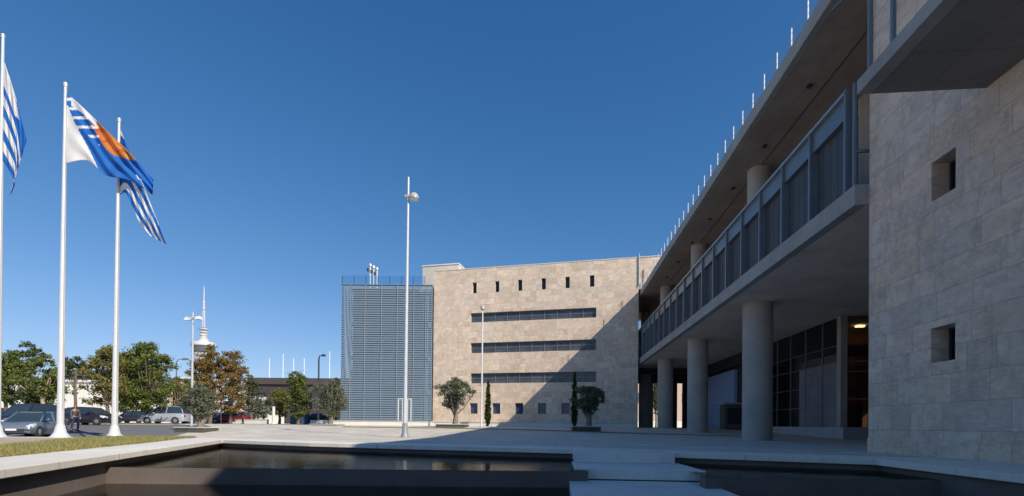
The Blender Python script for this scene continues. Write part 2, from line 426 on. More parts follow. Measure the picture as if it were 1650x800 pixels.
def sheet(name, poly_px, mat, dz=.006, kind='structure', sub=6):
    """thin ground sheet that follows the ground, corners given as (pixel x, depth)"""
    ps = [xy(at_d(px, 690, d)) for px, d in poly_px]
    me = bmesh.new(); vs = [me.verts.new((p.x, p.y, 0)) for p in ps]; f = me.faces.new(vs)
    bmesh.ops.triangulate(me, faces=[f]); bmesh.ops.subdivide_edges(me, edges=me.edges[:], cuts=sub, use_grid_fill=True)
    bmesh.ops.triangulate(me, faces=me.faces[:])
    for v in me.verts: v.co.z = g(v.co.x, v.co.y) + dz
    for f in me.faces:
        f.normal_update()
        if f.normal.z < 0: f.normal_flip()
    m = bpy.data.meshes.new(name); me.to_mesh(m); me.free(); m.materials.append(mat)
    o = bpy.data.objects.new(name, m); C.objects.link(o)
    return tag(o, kind=kind)
def dz_of(px, py, z=0): return depth(*xy(at(px, py, z)))

# pool basin: walls under the coping, two floors and the weir step between them
mb = MB(); n = len(WALLS)
for i in range(n):
    a, b = WALLS[i], WALLS[(i + 1) % n]
    mb.add([(a.x, a.y, -.95), (b.x, b.y, -.95), (b.x, b.y, -.005), (a.x, a.y, -.005)], [(0, 1, 2, 3)])
halves = (clip(WALLS, V((SXL, 0)), V((-1, 0))), clip(WALLS, V((SXR, 0)), V((1, 0))))
parts_ = []
for hp, (a, b) in zip(halves, WEIRS):
    d = (b - a).normalized(); nn = V((-d.y, d.x)); parts_.append((clip(hp, a, nn), clip(hp, a, -nn), a, nn))
for up, lo, a, nn in parts_:
    mb.add([(p.x, p.y, -.46) for p in up], [tuple(range(len(up)))])
    mb.add([(p.x, p.y, -.86) for p in lo], [tuple(range(len(lo)))])
tag(mb.build('pool_basin', M['pool_stone'], fix=False), kind='structure')
for (up, lo, a, nn), lab in zip(parts_, ('long low brown stone weir wall on the left of the steps, part of it in the sun', 'low dark weir wall on the right of the steps, all in shade')):
    mb = MB(); mb.prism([(p.x, p.y) for p in clip(up, a + nn * .35, -nn)], -.88, UPZ - .006)
    tag(mb.build('weir_wall', M['pool_stone']), lab, 'wall', 'weir walls of the pool')
for nm, q, z in (('upper_water', 0, UPZ), ('lower_water', 1, LOZ)):
    mb = MB()
    for pt in parts_: mb.add([(p.x, p.y, z) for p in pt[q]], [tuple(range(len(pt[q])))])
    tag(mb.build(nm, M['water' if q == 0 else 'water_low'], fix=False), kind='structure')
    bm = bmesh.new(); bm.from_mesh(bpy.data.objects[nm].data)
    for f in bm.faces:
        f.normal_update()
        if f.normal.z < 0: f.normal_flip()
    bm.to_mesh(bpy.data.objects[nm].data); bm.free()

# copings
CT = .045
outw = offset(POOL, [1.45] + [1.3] * (nE - 3) + [2.3, 0.0])
def coping(i0, i1, label):
    mb = MB()
    for i in range(i0, i1):
        a, b, c, d = POOL[i], POOL[i + 1], outw[i + 1], outw[i]
        mb.prism([(p.x, p.y) for p in (a, b, c, d)], -.085, CT)
    return tag(mb.build('stone_coping', M['coping'], bevel=.012), label, 'coping', 'stone copings round the pool')
coping(0, 1, 'broad sunlit white stone coping beside the grass verge, along the left of the pool')
coping(1, nE - 2, 'pale stone coping along the far side of the pool, crossing from sun into shade')
mb = MB(); mb.box(LEDGE_X, 8.995, -7, FAR[-1].y - .0, -.085, CT + .003)
tag(mb.build('stone_coping', M['coping'], bevel=.012), 'shaded stone ledge between the pool and the foot of the stone wall', 'coping', 'stone copings round the pool')

# floating steps down to the water
st = thing('stairway', 'three broad floating stone steps leading down across the pool', 'steps', (2.2, 9, 0))
def stp(z, pxa, pxb, yf, yb, th=.19):
    a, b = at(pxa, yf, z), at(pxb, yf, z)
    y0 = (a.y + b.y) / 2
    return a.x, b.x, y0
s1 = stp(.02, 926, 1083, 731.5, 0); s2 = stp(-.19, 930, 1132, 757.5, 0)
L = V(st.location)
xa, xb = (s1[0] + s2[0]) / 2 - .05, (s1[1] + s2[1]) / 2
far_y = max(FAR[2].y, FAR[3].y) + .1
mb = MB(); mb.box(s1[0] - L.x, s1[1] - L.x, s1[2] - L.y, FAR[3].y - L.y + .9, -.21, CT + .002)
mb.build('step', M['step_stone'], st, bevel=.012)
mb = MB(); mb.box(xa - L.x, s2[1] - L.x, s2[2] - L.y, s1[2] - L.y + .25, -.40, -.19 - .0)
mb.v = [(x, y, min(z, -.212) if y > s1[2] - L.y + .2 and z > -.3 else z) for x, y, z in mb.v]
mb.build('step', M['step_stone'], st, bevel=.012)
mb = MB(); mb.box(xa - .12 - L.x, s2[1] - .03 - L.x, 2.2 - L.y, s2[2] - .035 - L.y, -.60, -.415)
mb.build('step', M['step_stone'], st, bevel=.012)
mb = MB(); mb.box(xa + .25 - L.x, s1[1] - .25 - L.x, 2.6 - L.y, s1[2] - L.y + .5, -.88, -.45)
mb.box(xa + .25 - L.x, s1[1] - .25 - L.x, s2[2] + .25 - L.y, s1[2] - L.y + .5, -.45, -.405)
mb.build('base', M['pool_stone'], st)

# ground covers on the left
va, vb, vc = dz_of(-60, 748.5), dz_of(240, 713.6), dz_of(332, 703)
sheet('verge', [(-60, va), (240, vb), (318, vc - 1), (300, vc + 1.5), (150, 20.5), (0, 13.0), (-60, 11.5)], M['lawn'])
sheet('dirt_path', [(-60, 11.6), (0, 13.1), (150, 20.6), (225, 22.0), (150, 24.5), (60, 24.0), (-60, 24.0)], M['dirt'], .004)
sheet('road', [(-400, 24.5), (60, 24.2), (150, 25.0), (240, 27), (345, 37), (330, 43), (200, 42), (20, 41), (-400, 40)], M['asphalt'], .008, sub=8)
sheet('far_road', [(-400, 49), (60, 49), (290, 49.5), (430, 54), (430, 62), (-400, 62)], M['asphalt'], .008, sub=8)
sheet('middle_verge', [(-400, 44), (20, 43.5), (200, 43.6), (300, 44.5), (280, 47.5), (20, 47.5), (-400, 47)], M['lawn'], .012, sub=8)
sheet('lawn', [(395, 53.5), (440, 50.5), (540, 50.5), (535, 58), (430, 60)], M['lawn'], .02, sub=6)
sheet('lawn_strip', [(552, 42.5), (700, 42), (765, 41), (850, 39.5), (925, 37.0), (1010, 34.5), (1110, 32.5), (1190, 31.0), (1190, 30.0), (1110, 31.3), (1010, 33), (925, 35.2), (850, 37), (765, 38.6), (700, 39.8), (552, 40.5)], M['lawn'], .012, sub=6)

# real grass blades on the near verge
def blades(name, region, count, hmin, hmax, mat, seed):
    rnd = np.random.RandomState(seed)
    ps = [xy(at_d(px, 690, d)) for px, d in region]
    xs = [p.x for p in ps]; yys = [p.y for p in ps]
    vs, fs = [], []
    def inside(x, y):
        c = False; j = len(ps) - 1
        for i in range(len(ps)):
            if (ps[i].y > y) != (ps[j].y > y) and x < (ps[j].x - ps[i].x) * (y - ps[i].y) / (ps[j].y - ps[i].y) + ps[i].x: c = not c
            j = i
        return c
    k = 0
    while k < count:
        x, y = rnd.uniform(min(xs), max(xs)), rnd.uniform(min(yys), max(yys))
        if not inside(x, y): continue
        if math.sin(x * 1.9 + y * .7) * math.sin(y * 1.3 - x) < -.45 and rnd.rand() < .7: k += .3; continue
        k += 1
        h = rnd.uniform(hmin, hmax); a = rnd.uniform(0, 2 * PI); w = h * .12
        dx, dy = math.cos(a), math.sin(a); lx, ly = rnd.normal(0, h * .4, 2); z = g(x, y)
        b = len(vs)
        vs += [(x - dx * w, y - dy * w, z), (x + dx * w, y + dy * w, z), (x + lx, y + ly, z + h)]; fs.append((b, b + 1, b + 2))
    mb = MB(); mb.v, mb.f, mb.mi = vs, fs, [0] * len(fs)
    o = mb.build(name, mat, fix=False)
    return tag(o, kind='stuff')
gr = blades('grass', [(-60, va), (240, vb), (318, vc - 1), (300, vc + 1.5), (150, 20.5), (0, 13.0), (-60, 11.5)], 26000, .04, .13, M['blade'], 3)
tag(gr, 'yellowing short grass on the verge beside the white coping', 'grass')

# ------------------------------------------------------------------ right-hand wing on round columns
XE = 8.62; XC = 10.6
Z_S1, Z_S1T, Z_RT, Z_R, Z_RTOP = 7.24, 7.84, 10.9, 14.4, 15.0
YS, YEND = on_x(1377, 327.5, XE).y, 64.0
wing = thing('concrete_wing', 'long shaded concrete wing with a screened balcony floor carried on tall round columns', 'building', (XE, YS, 0))
WL = V(wing.location)
def wbox(x0, x1, y0, y1, z0, z1, mbx): mbx.box(x0 - WL.x, x1 - WL.x, y0 - WL.y, y1 - WL.y, z0, z1)
def wb(name, mat, *bx, parent=None, bevel=0):
    mb = MB()
    for b in bx: wbox(*b, mb)
    return mb.build(name, mat, parent or wing, bevel=bevel)
XB = 26.0
wb('balcony_slab', M['concrete'], (XE, XE + .35, YS, YEND, Z_S1, Z_S1T), bevel=.02)
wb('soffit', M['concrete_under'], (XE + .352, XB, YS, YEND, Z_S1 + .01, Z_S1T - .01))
wb('roof_slab', M['concrete'], (XE, XE + .3, -24, YEND, Z_R, Z_RTOP), bevel=.02)
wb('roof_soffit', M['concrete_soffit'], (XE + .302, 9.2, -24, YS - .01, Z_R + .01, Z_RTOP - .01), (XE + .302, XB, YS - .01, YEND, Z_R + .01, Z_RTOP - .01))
wb('upper_wall', M['concrete_soffit'], (12.4, 12.7, YS + .5, YEND, Z_S1T, Z_R + .008))
# soffit lights in a row
for k in range(9):
    mb = MB(); yy = 11.9 + 4.2 * k
    mb.cyl((9.95 - WL.x, yy - WL.y), .11, Z_R - .06, Z_R + .008, 14)
    lo = mb.build('soffit_light', M['dark_metal'], wing, smooth=True)
    
mb = MB(); wbox(10.53, 10.55, 10, YEND, Z_R - .012, Z_R + .008, mb); mb.build('soffit_groove', M['dark_metal'], wing)
cols = []
y1 = on_x(1220, 690, XC).y; y4 = on_x(1039, 690, XC).y; dy = (y4 - y1) / 3
for k in range(5):
    yy = y1 + dy * k
    gz = g(XC, yy)
    mb = MB(); mb.cyl((XC - WL.x, yy - WL.y), .735, gz - .2, Z_S1 + .012, 40)
    mb.build('column', M['concrete_column'], wing, smooth=True)
    mb = MB(); mb.cyl((XC - WL.x, yy - WL.y), .54, Z_S1T - .01, Z_R + .012, 32)
    mb.build('upper_column', M['concrete_column'], wing, smooth=True)
# screened balcony: posts, panels, top beam
yp = [on_x(1358, 400, XE).y + 2.09 * k for k in range(25)]
ZB = Z_RT - .68
for k, yy in enumerate(yp):
    if yy > 63: break
    mb = MB(); wbox(XE + .03, XE + .13, yy - .05, yy + .05, Z_S1T, Z_RT + .12, mb); wbox(XE + .13, XE + .42, yy - .03, yy + .03, Z_S1T, ZB, mb)
    mb.build('balcony_post', M['steel_blue'], wing)
    if k < len(yp) - 1:
        mb = MB(); wbox(XE + .30, XE + .34, yy + .06, yp[k + 1] - .06, Z_S1T + .08, ZB - .02, mb)
        for q in range(1, 5):
            yq = yy + (yp[k + 1] - yy) * q / 5.0
            wbox(XE + .292, XE + .30, yq - .010, yq + .010, Z_S1T + .08, ZB - .02, mb)
        mb.build('screen_panel', M['screen'], wing)
wb('top_beam', M['steel_blue'], (XE + .135, XE + .42, yp[0], 63, ZB, Z_RT - .05))
wb('top_rail', M['steel_grey'], (XE + .0, XE + .135, yp[0], 63, Z_RT - .04, Z_RT + .05))
wb('sill_rail', M['steel_grey'], (XE + .14, XE + .42, yp[0], 63, Z_S1T + .002, Z_S1T + .075))
wb('end_frame', M['steel_blue'], (XE + .03, XE + .1, YS + .1, YS + .17, Z_S1T, Z_RT), (XE + .55, XE + .62, YS + .1, YS + .17, Z_S1T, Z_RT), (XE + .1, XE + .55, YS + .11, YS + .16, Z_S1T + 1.0, Z_S1T + 1.08), (XE + .1, XE + .55, YS + .11, YS + .16, Z_RT - .3, Z_RT - .2))
# roof railing
ry = [on_x(1303, 20, XE + .1).y + 1.205 * k for k in range(-4, 38)]
mb = MB()
for yy in ry:
    m2 = MB(); m2.box(XE + .06 - WL.x, XE + .1 - WL.x, yy - .018 - WL.y, yy + .018 - WL.y, Z_RTOP - .02, Z_RTOP + .78)
    m2.build('railing_post', M['white_metal'], wing)
for zz in (.3, .55, .76): wbox(XE + .074, XE + .082, ry[0], ry[-1], Z_RTOP + zz - .008, Z_RTOP + zz + .008, mb)
mb.build('railing_wire', M['steel_grey'], wing)
# ground floor glazing, set back
XG = 16.6
yg0, yg1 = on_x(1357, 600, XG).y, 52.0
ybl = on_x(1243, 600, XG).y + 1.0
gzf = .35
wb('plinth', M['board_grey'], (XG - .1, XG + .5, yg0, ybl, 0, .74), (XG - .1, XB, yg0 - .3, yg0, 0, .74))
mb = MB()
for k in range(6):
    ym = yg0 + (ybl - yg0) * k / 5.0; wbox(XG - .04, XG + .08, ym - .05, ym + .05, .74, Z_S1 + .01, mb)
for zz in (2.0, 3.3, 4.6, 5.6): wbox(XG - .03, XG + .05, yg0, ybl, zz - .022, zz + .022, mb)
for k in range(1, 5):
    xm = XG + 1.5 * k; wbox(xm - .05, xm + .05, yg0 - .04, yg0 + .06, .74, Z_S1 + .01, mb)
for zz in (2.4, 4.0, 4.6): wbox(XG + .1, XB, yg0 - .03, yg0 + .04, zz - .04, zz + .04, mb)
mb.build('mullions', M['frame_dark'], wing)
wb('glass_wall', M['glass'], (XG, XG + .02, yg0 + .3, ybl, .745, Z_S1 + .009))
wb('end_glazing', M['glass'], (XG + .2, XB, yg0, yg0 + .02, .745, Z_S1 + .009))
wb('corner_pillar', M['concrete_column'], (XG - .15, XG + .22, yg0 - .12, yg0 + .28, .74, Z_S1 + .012))
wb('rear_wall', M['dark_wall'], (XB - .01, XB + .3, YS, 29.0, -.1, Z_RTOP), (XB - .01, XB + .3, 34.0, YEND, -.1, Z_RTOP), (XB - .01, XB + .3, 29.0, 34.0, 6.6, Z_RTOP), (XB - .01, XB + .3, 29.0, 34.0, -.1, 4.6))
wb('inner_wall', M['wood'], (23, 23.2, yg0 + 7, 52, 0, Z_S1 + .008), (XG + .6, 22.9, ybl + 1.2, ybl + 1.4, .0, Z_S1 + .008))
wb('interior_wood', M['wood_warm'], (XG + .55, XG + 6.5, yg0 + 5.6, yg0 + 5.8, .75, Z_S1 - .5), (19.0, 22.8, yg0 + 4, yg0 + 4.3, 4.8, 6.9), (18.2, 18.6, yg0 + 1.5, yg0 + 3.0, .75, 2.1), (XG + 1.2, XG + 4.5, yg0 + 2.2, yg0 + 2.5, 5.2, 5.9))
wb('plaza_reflection', M['reflection_grey'], (XG - .012, XG - .004, yg0 + .3, yg0 + 5.0, .75, 4.58))  # grey panel on the lower panes, painted reflection of the sunlit plaza
wb('interior_floor', M['wood_light'], (XG + .6, XB - .1, yg0 + .3, 52, .70, .74))
wb('blue_screen', M['blue_glass'], (XG + .5, XG + .6, yg0 + 6.0, yg0 + 8.4, .75, 3.2))
lm, lnt, lb = new_mat('added_warm_strip'); lb.inputs['Emission Color'].default_value = (1, .55, .22, 1); lb.inputs['Emission Strength'].default_value = 14.0
for k in range(4):  # added glowing strips, put in to warm the room behind the glazing
    wb('added_warm_strip', lm, (18.9, 19.4, yg0 + 2.6 + 2.6 * k, yg0 + 2.8 + 2.6 * k, Z_S1 - .12, Z_S1 - .04))
# blue wall panel and dark headroom beyond the glazing
yb0, yb1 = on_x(1188, 640, XG).y, on_x(1138, 640, XG).y
wb('blue_wall', M['blue_panel'], (XG - .3, XG, yb0, yb1, .3, 6.0))
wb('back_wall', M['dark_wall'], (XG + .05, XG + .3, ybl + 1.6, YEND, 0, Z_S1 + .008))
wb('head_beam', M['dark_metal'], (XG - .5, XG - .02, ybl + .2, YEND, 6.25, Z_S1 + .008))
# gateway at the far end of the undercroft
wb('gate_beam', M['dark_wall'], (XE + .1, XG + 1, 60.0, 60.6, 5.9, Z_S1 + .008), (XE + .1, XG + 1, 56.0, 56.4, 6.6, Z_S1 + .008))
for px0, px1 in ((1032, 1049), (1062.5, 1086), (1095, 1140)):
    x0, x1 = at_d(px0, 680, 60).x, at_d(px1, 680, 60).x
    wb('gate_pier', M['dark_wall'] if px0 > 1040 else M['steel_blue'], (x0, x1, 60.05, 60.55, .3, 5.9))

# kiosk counter between columns
kp = at_d(1181, 690, 44); kz = g(kp.x, kp.y)
kk = thing('kiosk', 'small dark green counter cabin with a pale flat top, behind the nearest round column', 'kiosk', (kp.x, kp.y, kz))
mb = MB(); mb.box(-.95, .95, -.6, .6, 0, 2.25); mb.build('body', mk('kiosk_green', (.10, .12, .11), .6), kk)
mb = MB(); mb.box(-1.15, 1.15, -.8, .8, 2.25, 2.42); mb.build('counter_top', M['board_grey'], kk, bevel=.02)
mb = MB(); mb.box(-.7, .7, -.63, -.6, .5, 1.9); mb.build('front_panel', M['dark_metal'], kk)

# ------------------------------------------------------------------ near stone block with canopy
XW = 9.0
YSB = YS
blk = thing('stone_building', 'near building corner clad in large travertine blocks, in shade, with deep square windows', 'building', (XW, YS - .03, 0))
BL = V(blk.location); BX1, BY0, BZ1 = 62.0, -26.0, Z_R - .001
ycorner = on_x(1400, 500, XW).y
def bb(name, mat, *bx, parent=None, bevel=0):
    mb = MB()
    for x0, x1, y0, y1, z0, z1 in bx: mb.box(x0 - BL.x, x1 - BL.x, y0 - BL.y, y1 - BL.y, z0, z1)
    return mb.build(name, mat, parent or blk, bevel=bevel)
wins = []
for (xa_, xb_, ya_, yb_) in ((1501, 1540, 287, 0), (1500, 1539, 535, 0)):
    pa, pb = on_x(xa_, ya_, XW), on_x(xb_, ya_, XW)
    wins.append((pb.y, pa.y))
h_up0, h_up1 = on_x(1501, 326, XW).z, on_x(1501, 264, XW).z
h_lo0, h_lo1 = on_x(1500, 586, XW).z, on_x(1500, 530, XW).z
WY0, WY1 = wins[0]
WZ = [(h_lo0, h_lo1), (h_up0, h_up1)]
holes = []
for ky in range(3):
    for z0, z1 in WZ: holes.append((WY0 - 5.6 * ky, WY1 - 5.6 * ky, z0, z1))
# wall skin with real openings: columns of boxes around each opening
TH = .5
ycuts = sorted(set([BY0, ycorner] + [h for q in holes for h in q[:2]]))
zc = [-.3] + [v for q in WZ for v in q] + [BZ1]
mb = MB()
for i in range(len(ycuts) - 1):
    ya_, yb_ = ycuts[i], ycuts[i + 1]
    ishole = any(abs(q[0] - ya_) < 1e-4 for q in holes)
    segs = [(-.3, BZ1)] if not ishole else [(zc[0], zc[1]), (zc[2], zc[3]), (zc[4], zc[5])]
    for z0, z1 in segs: mb.box(XW - BL.x, XW + TH - BL.x, ya_ - BL.y, yb_ - BL.y, z0, z1)
me_ = mb
wall = mb.build('wall', M['travertine'], blk)
bm = bmesh.new(); bm.from_mesh(wall.data); bmesh.ops.remove_doubles(bm, verts=bm.verts, dist=1e-4)
dup = {}
for f in bm.faces: dup.setdefault(tuple(sorted(v.index for v in f.verts)), []).append(f)
bmesh.ops.delete(bm, geom=[f for l in dup.values() if len(l) > 1 for f in l], context='FACES_ONLY')
bm.to_mesh(wall.data); bm.free()
bb('core', M['travertine'], (XW + TH + .3, BX1, BY0, ycorner, -.3, BZ1), (XW + TH, XW + TH + .3, ycorner - .3, ycorner, -.3, BZ1))
bb('plinth', M['travertine'], (XW - .025, XW + .1, BY0, ycorner + .02, -.05, .42), bevel=.01)
for y0, y1, z0, z1 in holes:
    wf = bb('window', M['dark_metal'], (XW + .40, XW + .46, y0, y0 + .05, z0, z1), (XW + .40, XW + .46, y1 - .05, y1, z0, z1), (XW + .40, XW + .46, y0 + .05, y1 - .05, z0, z0 + .05), (XW + .40, XW + .46, y0 + .05, y1 - .05, z1 - .05, z1))
    bb('pane', M['black_glass'], (XW + .44, XW + .45, y0 + .05, y1 - .05, z0 + .05, z1 - .05), parent=wf)
# canopy slab
CZ = EYE.z + 7.22; CX0 = 6.42; CY1 = on_x(1590, 140, XW).y + .02
cy_step = 8.15
can = bb('canopy', M['concrete'], (CX0, CX0 + .3, -9, CY1, CZ, CZ + .30), bevel=.015)
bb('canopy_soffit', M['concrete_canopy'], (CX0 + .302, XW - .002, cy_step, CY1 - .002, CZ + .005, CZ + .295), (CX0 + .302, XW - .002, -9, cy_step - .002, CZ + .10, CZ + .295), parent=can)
mb = MB()
for k in range(7):
    yy = CY1 - .9 - 1.6 * k; mb.box(CX0 + .12 - BL.x, CX0 + .19 - BL.x, yy - .04 - BL.y, yy + .04 - BL.y, CZ + .30, CZ + 1.3)
mb.box(CX0 + .13 - BL.x, CX0 + .18 - BL.x, -9 - BL.y, CY1 - .9 - BL.y, CZ + 1.3, CZ + 1.35)
mb.build('canopy_railing', M['steel_blue'], blk)
mb = MB(); mb.bar((XW - .9 - BL.x, ycorner + .25 - BL.y, 13.2), (XW + .02 - BL.x, ycorner - 2.2 - BL.y, 13.4), .05, .05)
mb.bar((XW - .06 - BL.x, ycorner - .1 - BL.y, 10.5), (XW - .06 - BL.x, ycorner - .1 - BL.y, 14.35), .09, .09)
mb.build('corner_rod', M['steel_blue'], blk)

# ------------------------------------------------------------------ far stone building
PR = at_d(1027.5, 685, 50.7); PL = at_d(697, 685, 56.0)
ex = V((PR.x - PL.x, PR.y - PL.y, 0)); WF = ex.length; ex.normalize(); ey = V((-ex.y, ex.x, 0))
rzF = math.atan2(ex.y, ex.x); ZG = .48
far = thing('stone_building', 'wide sunlit beige stone building with three long ribbon windows and six small slits', 'building', (PL.x, PL.y, 0), rzF)
def fpx(px, py):       # pixel -> (along the facade, height)
    d = ray(px, py); nrm = ey; t = (V((PL.x, PL.y, 0)) - V((EYE.x, EYE.y, 0))).dot(nrm) / V((d.x, d.y, 0)).dot(nrm)
    p = EYE + d * t; return (V((p.x, p.y, 0)) - V((PL.x, PL.y, 0))).dot(ex), p.z
ZT = (fpx(697, 437)[1] + fpx(1057, 415)[1]) / 2
wl = []     # openings (s0, s1, z0, z1, kind)
ctr = []
for yt, yb_ in ((505, 520.2), (553.2, 569.6), (602, 618.2)):
    s0 = fpx(758.5, yt)[0]; s1_ = fpx(960.8, yt - 5)[0]
    z1 = (fpx(758.5, yt)[1]); z0 = fpx(758.5, yb_)[1]
    wl.append((s0, s1_, z0, z1, 'strip'))
zs0, zs1 = fpx(764, 473)[1], fpx(764, 455.5)[1]
for px in (764.8, 801.2, 838, 876, 914.4, 954):
    s = fpx(px, 460)[0]; wl.append((s - .24, s + .24, zs0, zs1, 'slit'))
zq0, zq1 = fpx(763, 667)[1], fpx(763, 650)[1]
for px in (763.2, 799.6, 836.4, 873.4, 911.6):
    s = fpx(px, 655)[0]; wl.append((s - .46, s + .46, zq0, zq1, 'square'))
# skin cut by rows
rows = sorted(set([w[2:4] for w in wl])); zs = [-.2] + [v for r in rows for v in r] + [ZT]
mb = MB(); TF = .42
cells = []
def skin_row(z0, z1, ops):
    s = 0.0
    for a, b in sorted(ops):
        if a > s: mb.box(s, a, 0, TF, z0, z1)
        s = b
    mb.box(s, WF, 0, TF, z0, z1)
for i in range(len(zs) - 1):
    ops = [(w[0], w[1]) for w in wl if abs(w[2] - zs[i]) < 1e-6 and i % 2 == 1]
    skin_row(zs[i], zs[i + 1], ops)
mb.build('wall', M['travertine_far'], far)
DEP = 17
mb = MB(); mb.box(.002, WF - .002, TF + .01, DEP, -.2, ZT - .002); mb.build('core', M['travertine_far'], far)
mb = MB(); mb.box(WF + .01, WF + 14, .02, DEP - 1, Z_RTOP + .03, ZT - .003); mb.build('upper_wall', M['travertine_far'], far)
mb = MB(); mb.box(-.03, WF + 14, -.03, TF + .03, ZT, ZT + .10); mb.build('parapet_cap', M['plaster_far'], far)
for s0, s1_, z0, z1, kd in wl:
    if kd == 'strip':
        wn = MB(); wn.box(s0, s1_, TF - .16, TF - .10, z0, z1); wo = wn.build('window', M['strip_glass'], far)
        m2 = MB(); nseg = 10
        for k in range(nseg + 1):
            s = s0 + (s1_ - s0) * k / nseg; s = min(max(s, s0 + .04), s1_ - .04); m2.box(s - .035, s + .035, TF - .22, TF - .162, z0, z1)
        m2.box(s0, s1_, TF - .20, TF - .163, z0 + (z1 - z0) * .48, z0 + (z1 - z0) * .53)
        m2.build('frame', M['steel_blue'], wo)
    else:
        wn = MB(); wn.box(s0, s1_, TF - .12, TF - .06, z0, z1); wo = wn.build('window', M['black_glass'] if kd == 'slit' else M['blue_glass'], far)
        if kd == 'square':
            m2 = MB(); m2.box(s0, s0 + .07, TF - .16, TF - .122, z0, z1); m2.box(s1_ - .07, s1_, TF - .16, TF - .122, z0, z1); m2.box(s0 + .07, s1_ - .07, TF - .16, TF - .122, z1 - .07, z1)
            m2.build('frame', M['steel_blue'], wo)
        else:
            m2 = MB(); m2.box(s0, s0 + .05, TF - .16, TF - .122, z0, z1); m2.box(s1_ - .05, s1_, TF - .16, TF - .122, z0, z1); m2.build('frame', M['dark_metal'], wo)
# roof-top room
pa, pb = fpx(677, 437)[0] - .8, fpx(727, 437)[0]
mb = MB(); mb.box(pa, pb, 2.5, 9, ZT - 1.6, ZT + 1.55); rr = mb.build('roof_room', M['plaster_far'], far)
mb = MB(); mb.box(pa - .08, pb + .08, 2.42, 9.08, ZT + 1.55, ZT + 1.67); mb.build('cap', M['white_wall'], rr)
mb = MB(); s = fpx(1029.5, 440)[0]; mb.tube([(s, -.08, Z_RTOP + .4), (s, -.08, ZT + .4)], [.06, .06], 8); s += .55; mb.tube([(s, -.08, Z_RTOP + .2), (s, -.08, ZT - 1.2)], [.05, .05], 8)
mb.build('drainpipe', M['steel_grey'], far, smooth=True)

# ------------------------------------------------------------------ louvred block
LL, LR = at_d(549, 600, 55.5), at_d(696, 600, 55.5)
lx = V((LR.x - LL.x, LR.y - LL.y, 0)); WLV = lx.length
lv = thing('louvred_building', 'tall glazed block wrapped in horizontal blue grey metal louvres beside the beige stone building', 'building', (LL.x, LL.y, 0), math.atan2(lx.y, lx.x))
def zpx(px, py, d): return at_d(px, py, d).z
z_b, z_t, z_p = zpx(620, 676.5, 55.5), zpx(620, 460.5, 55.5), zpx(620, 445, 55.5)
mb = MB(); nsl = 60
for k in range(nsl):
    z = z_b + .1 + (z_t - z_b - .2) * k / (nsl - 1)
    mb.hexa([(0, -.02, z - .088), (WLV, -.02, z - .088), (WLV, .02, z - .088), (0, .02, z - .088), (0, .035, z + .09), (WLV, .035, z + .09), (WLV, .075, z + .09), (0, .075, z + .09)])
mb.build('louvre_screen', M['louvre'], lv)
mb = MB()
for k in range(nsl):
    z = z_b + .1 + (z_t - z_b - .2) * k / (nsl - 1)
    mb.box(.0, .03, .25, 6.0, z - .05, z + .03)
mb.build('side_louvres', M['louvre'], lv)
for k, s in enumerate((.03, 1.0, 3.55, 6.1, 8.2, WLV - .75, WLV - .1)):
    m2 = MB(); m2.box(s - .05, s + .05, .22, .34, ZG, z_t + .1); m2.build('post', M['steel_blue'], lv)
for s in (1.05, 2.7, 4.6, 6.4, 8.3, WLV - .8):
    m2 = MB(); m2.box(s - .03, s + .03, -.07, -.025, z_b - .05, z_t + .1); m2.build('outer_rail', M['steel_grey'], lv)
mb = MB(); mb.box(.95, WLV - .02, 1.2, 13, ZG, z_t - .1); mb.build('glazed_core', M['louvre_core'], lv)
mb = MB()
for z in np.linspace(z_b + 3.2, z_t - .3, 4): mb.box(.9, WLV - .02, .9, 1.19, z - .2, z + .2)
mb.build('floor_edge', M['steel_grey'], lv)
for z in (z_b - .10, z_t + .06):
    mb = MB(); mb.box(-.05, WLV, -.05, .3, z, z + .07); mb.build('edge_trim', M['louvre'], lv)
mb = MB(); mb.box(.0, WLV - .9, .02, .05, z_t + .2, z_p); mb.build('glass_parapet', M['parapet_glass'], lv)
mb = MB()
for k in range(8): s = .02 + (WLV - .95) * k / 7.0; mb.box(s, s + .05, .055, .10, z_t + .2, z_p + .04)
mb.build('parapet_posts', M['louvre'], lv)
mb = MB(); mb.box(4.2, WLV - .4, 4.5, 8, z_t - .1, z_p - .15); mb.build('plant_room', M['steel_grey'], lv)
for k, px in enumerate((594.5, 600.0, 605.5)):
    p = at_d(px, 440, 58.0); s = (V((p.x, p.y, 0)) - V((LL.x, LL.y, 0))).dot(lx.normalized())
    zt = zpx(px, 428 + 3 * k, 58.0)
    m2 = MB(); m2.cyl((s, 3.0), .11, z_t - .1, zt, 12); m2.lathe([(.12, zt), (.21, zt + .05), (.19, zt + .3), (.05, zt + .42)], 12, (s, 3.0)); fl = m2.build('flue', M['galvanised'], lv, smooth=True)
    m3 = MB(); m3.cyl((s - .25, 3.0), .15, zt - .55, zt - .2, 10); m3.build('vent', M['dark_metal'], fl, smooth=True)
mb = MB(); mb.box(.2, WLV - .05, .5, 1.1, ZG, z_b - .12); mb.build('base_recess', M['dark_metal'], lv)
# white portal frame standing in front
pp = ground(651.5, 50.5)
pf = thing('portal_frame', 'thin white metal door frame standing free before the louvred block', 'frame', pp)
for s in (-.7, .66):
    mb = MB(); mb.box(s, s + .07, -.05, .05, 0, 2.75); mb.build('upright', M['white_metal'], pf)
mb = MB(); mb.box(-.7, .73, -.05, .05, 2.75, 2.84); mb.build('lintel', M['white_metal'], pf)
mb = MB(); mb.box(-.25, -.2, -.03, .03, 0, 2.75); mb.box(.3, .36, -.03, .03, 0, 2.75); mb.build('mullion', M['white_metal'], pf)

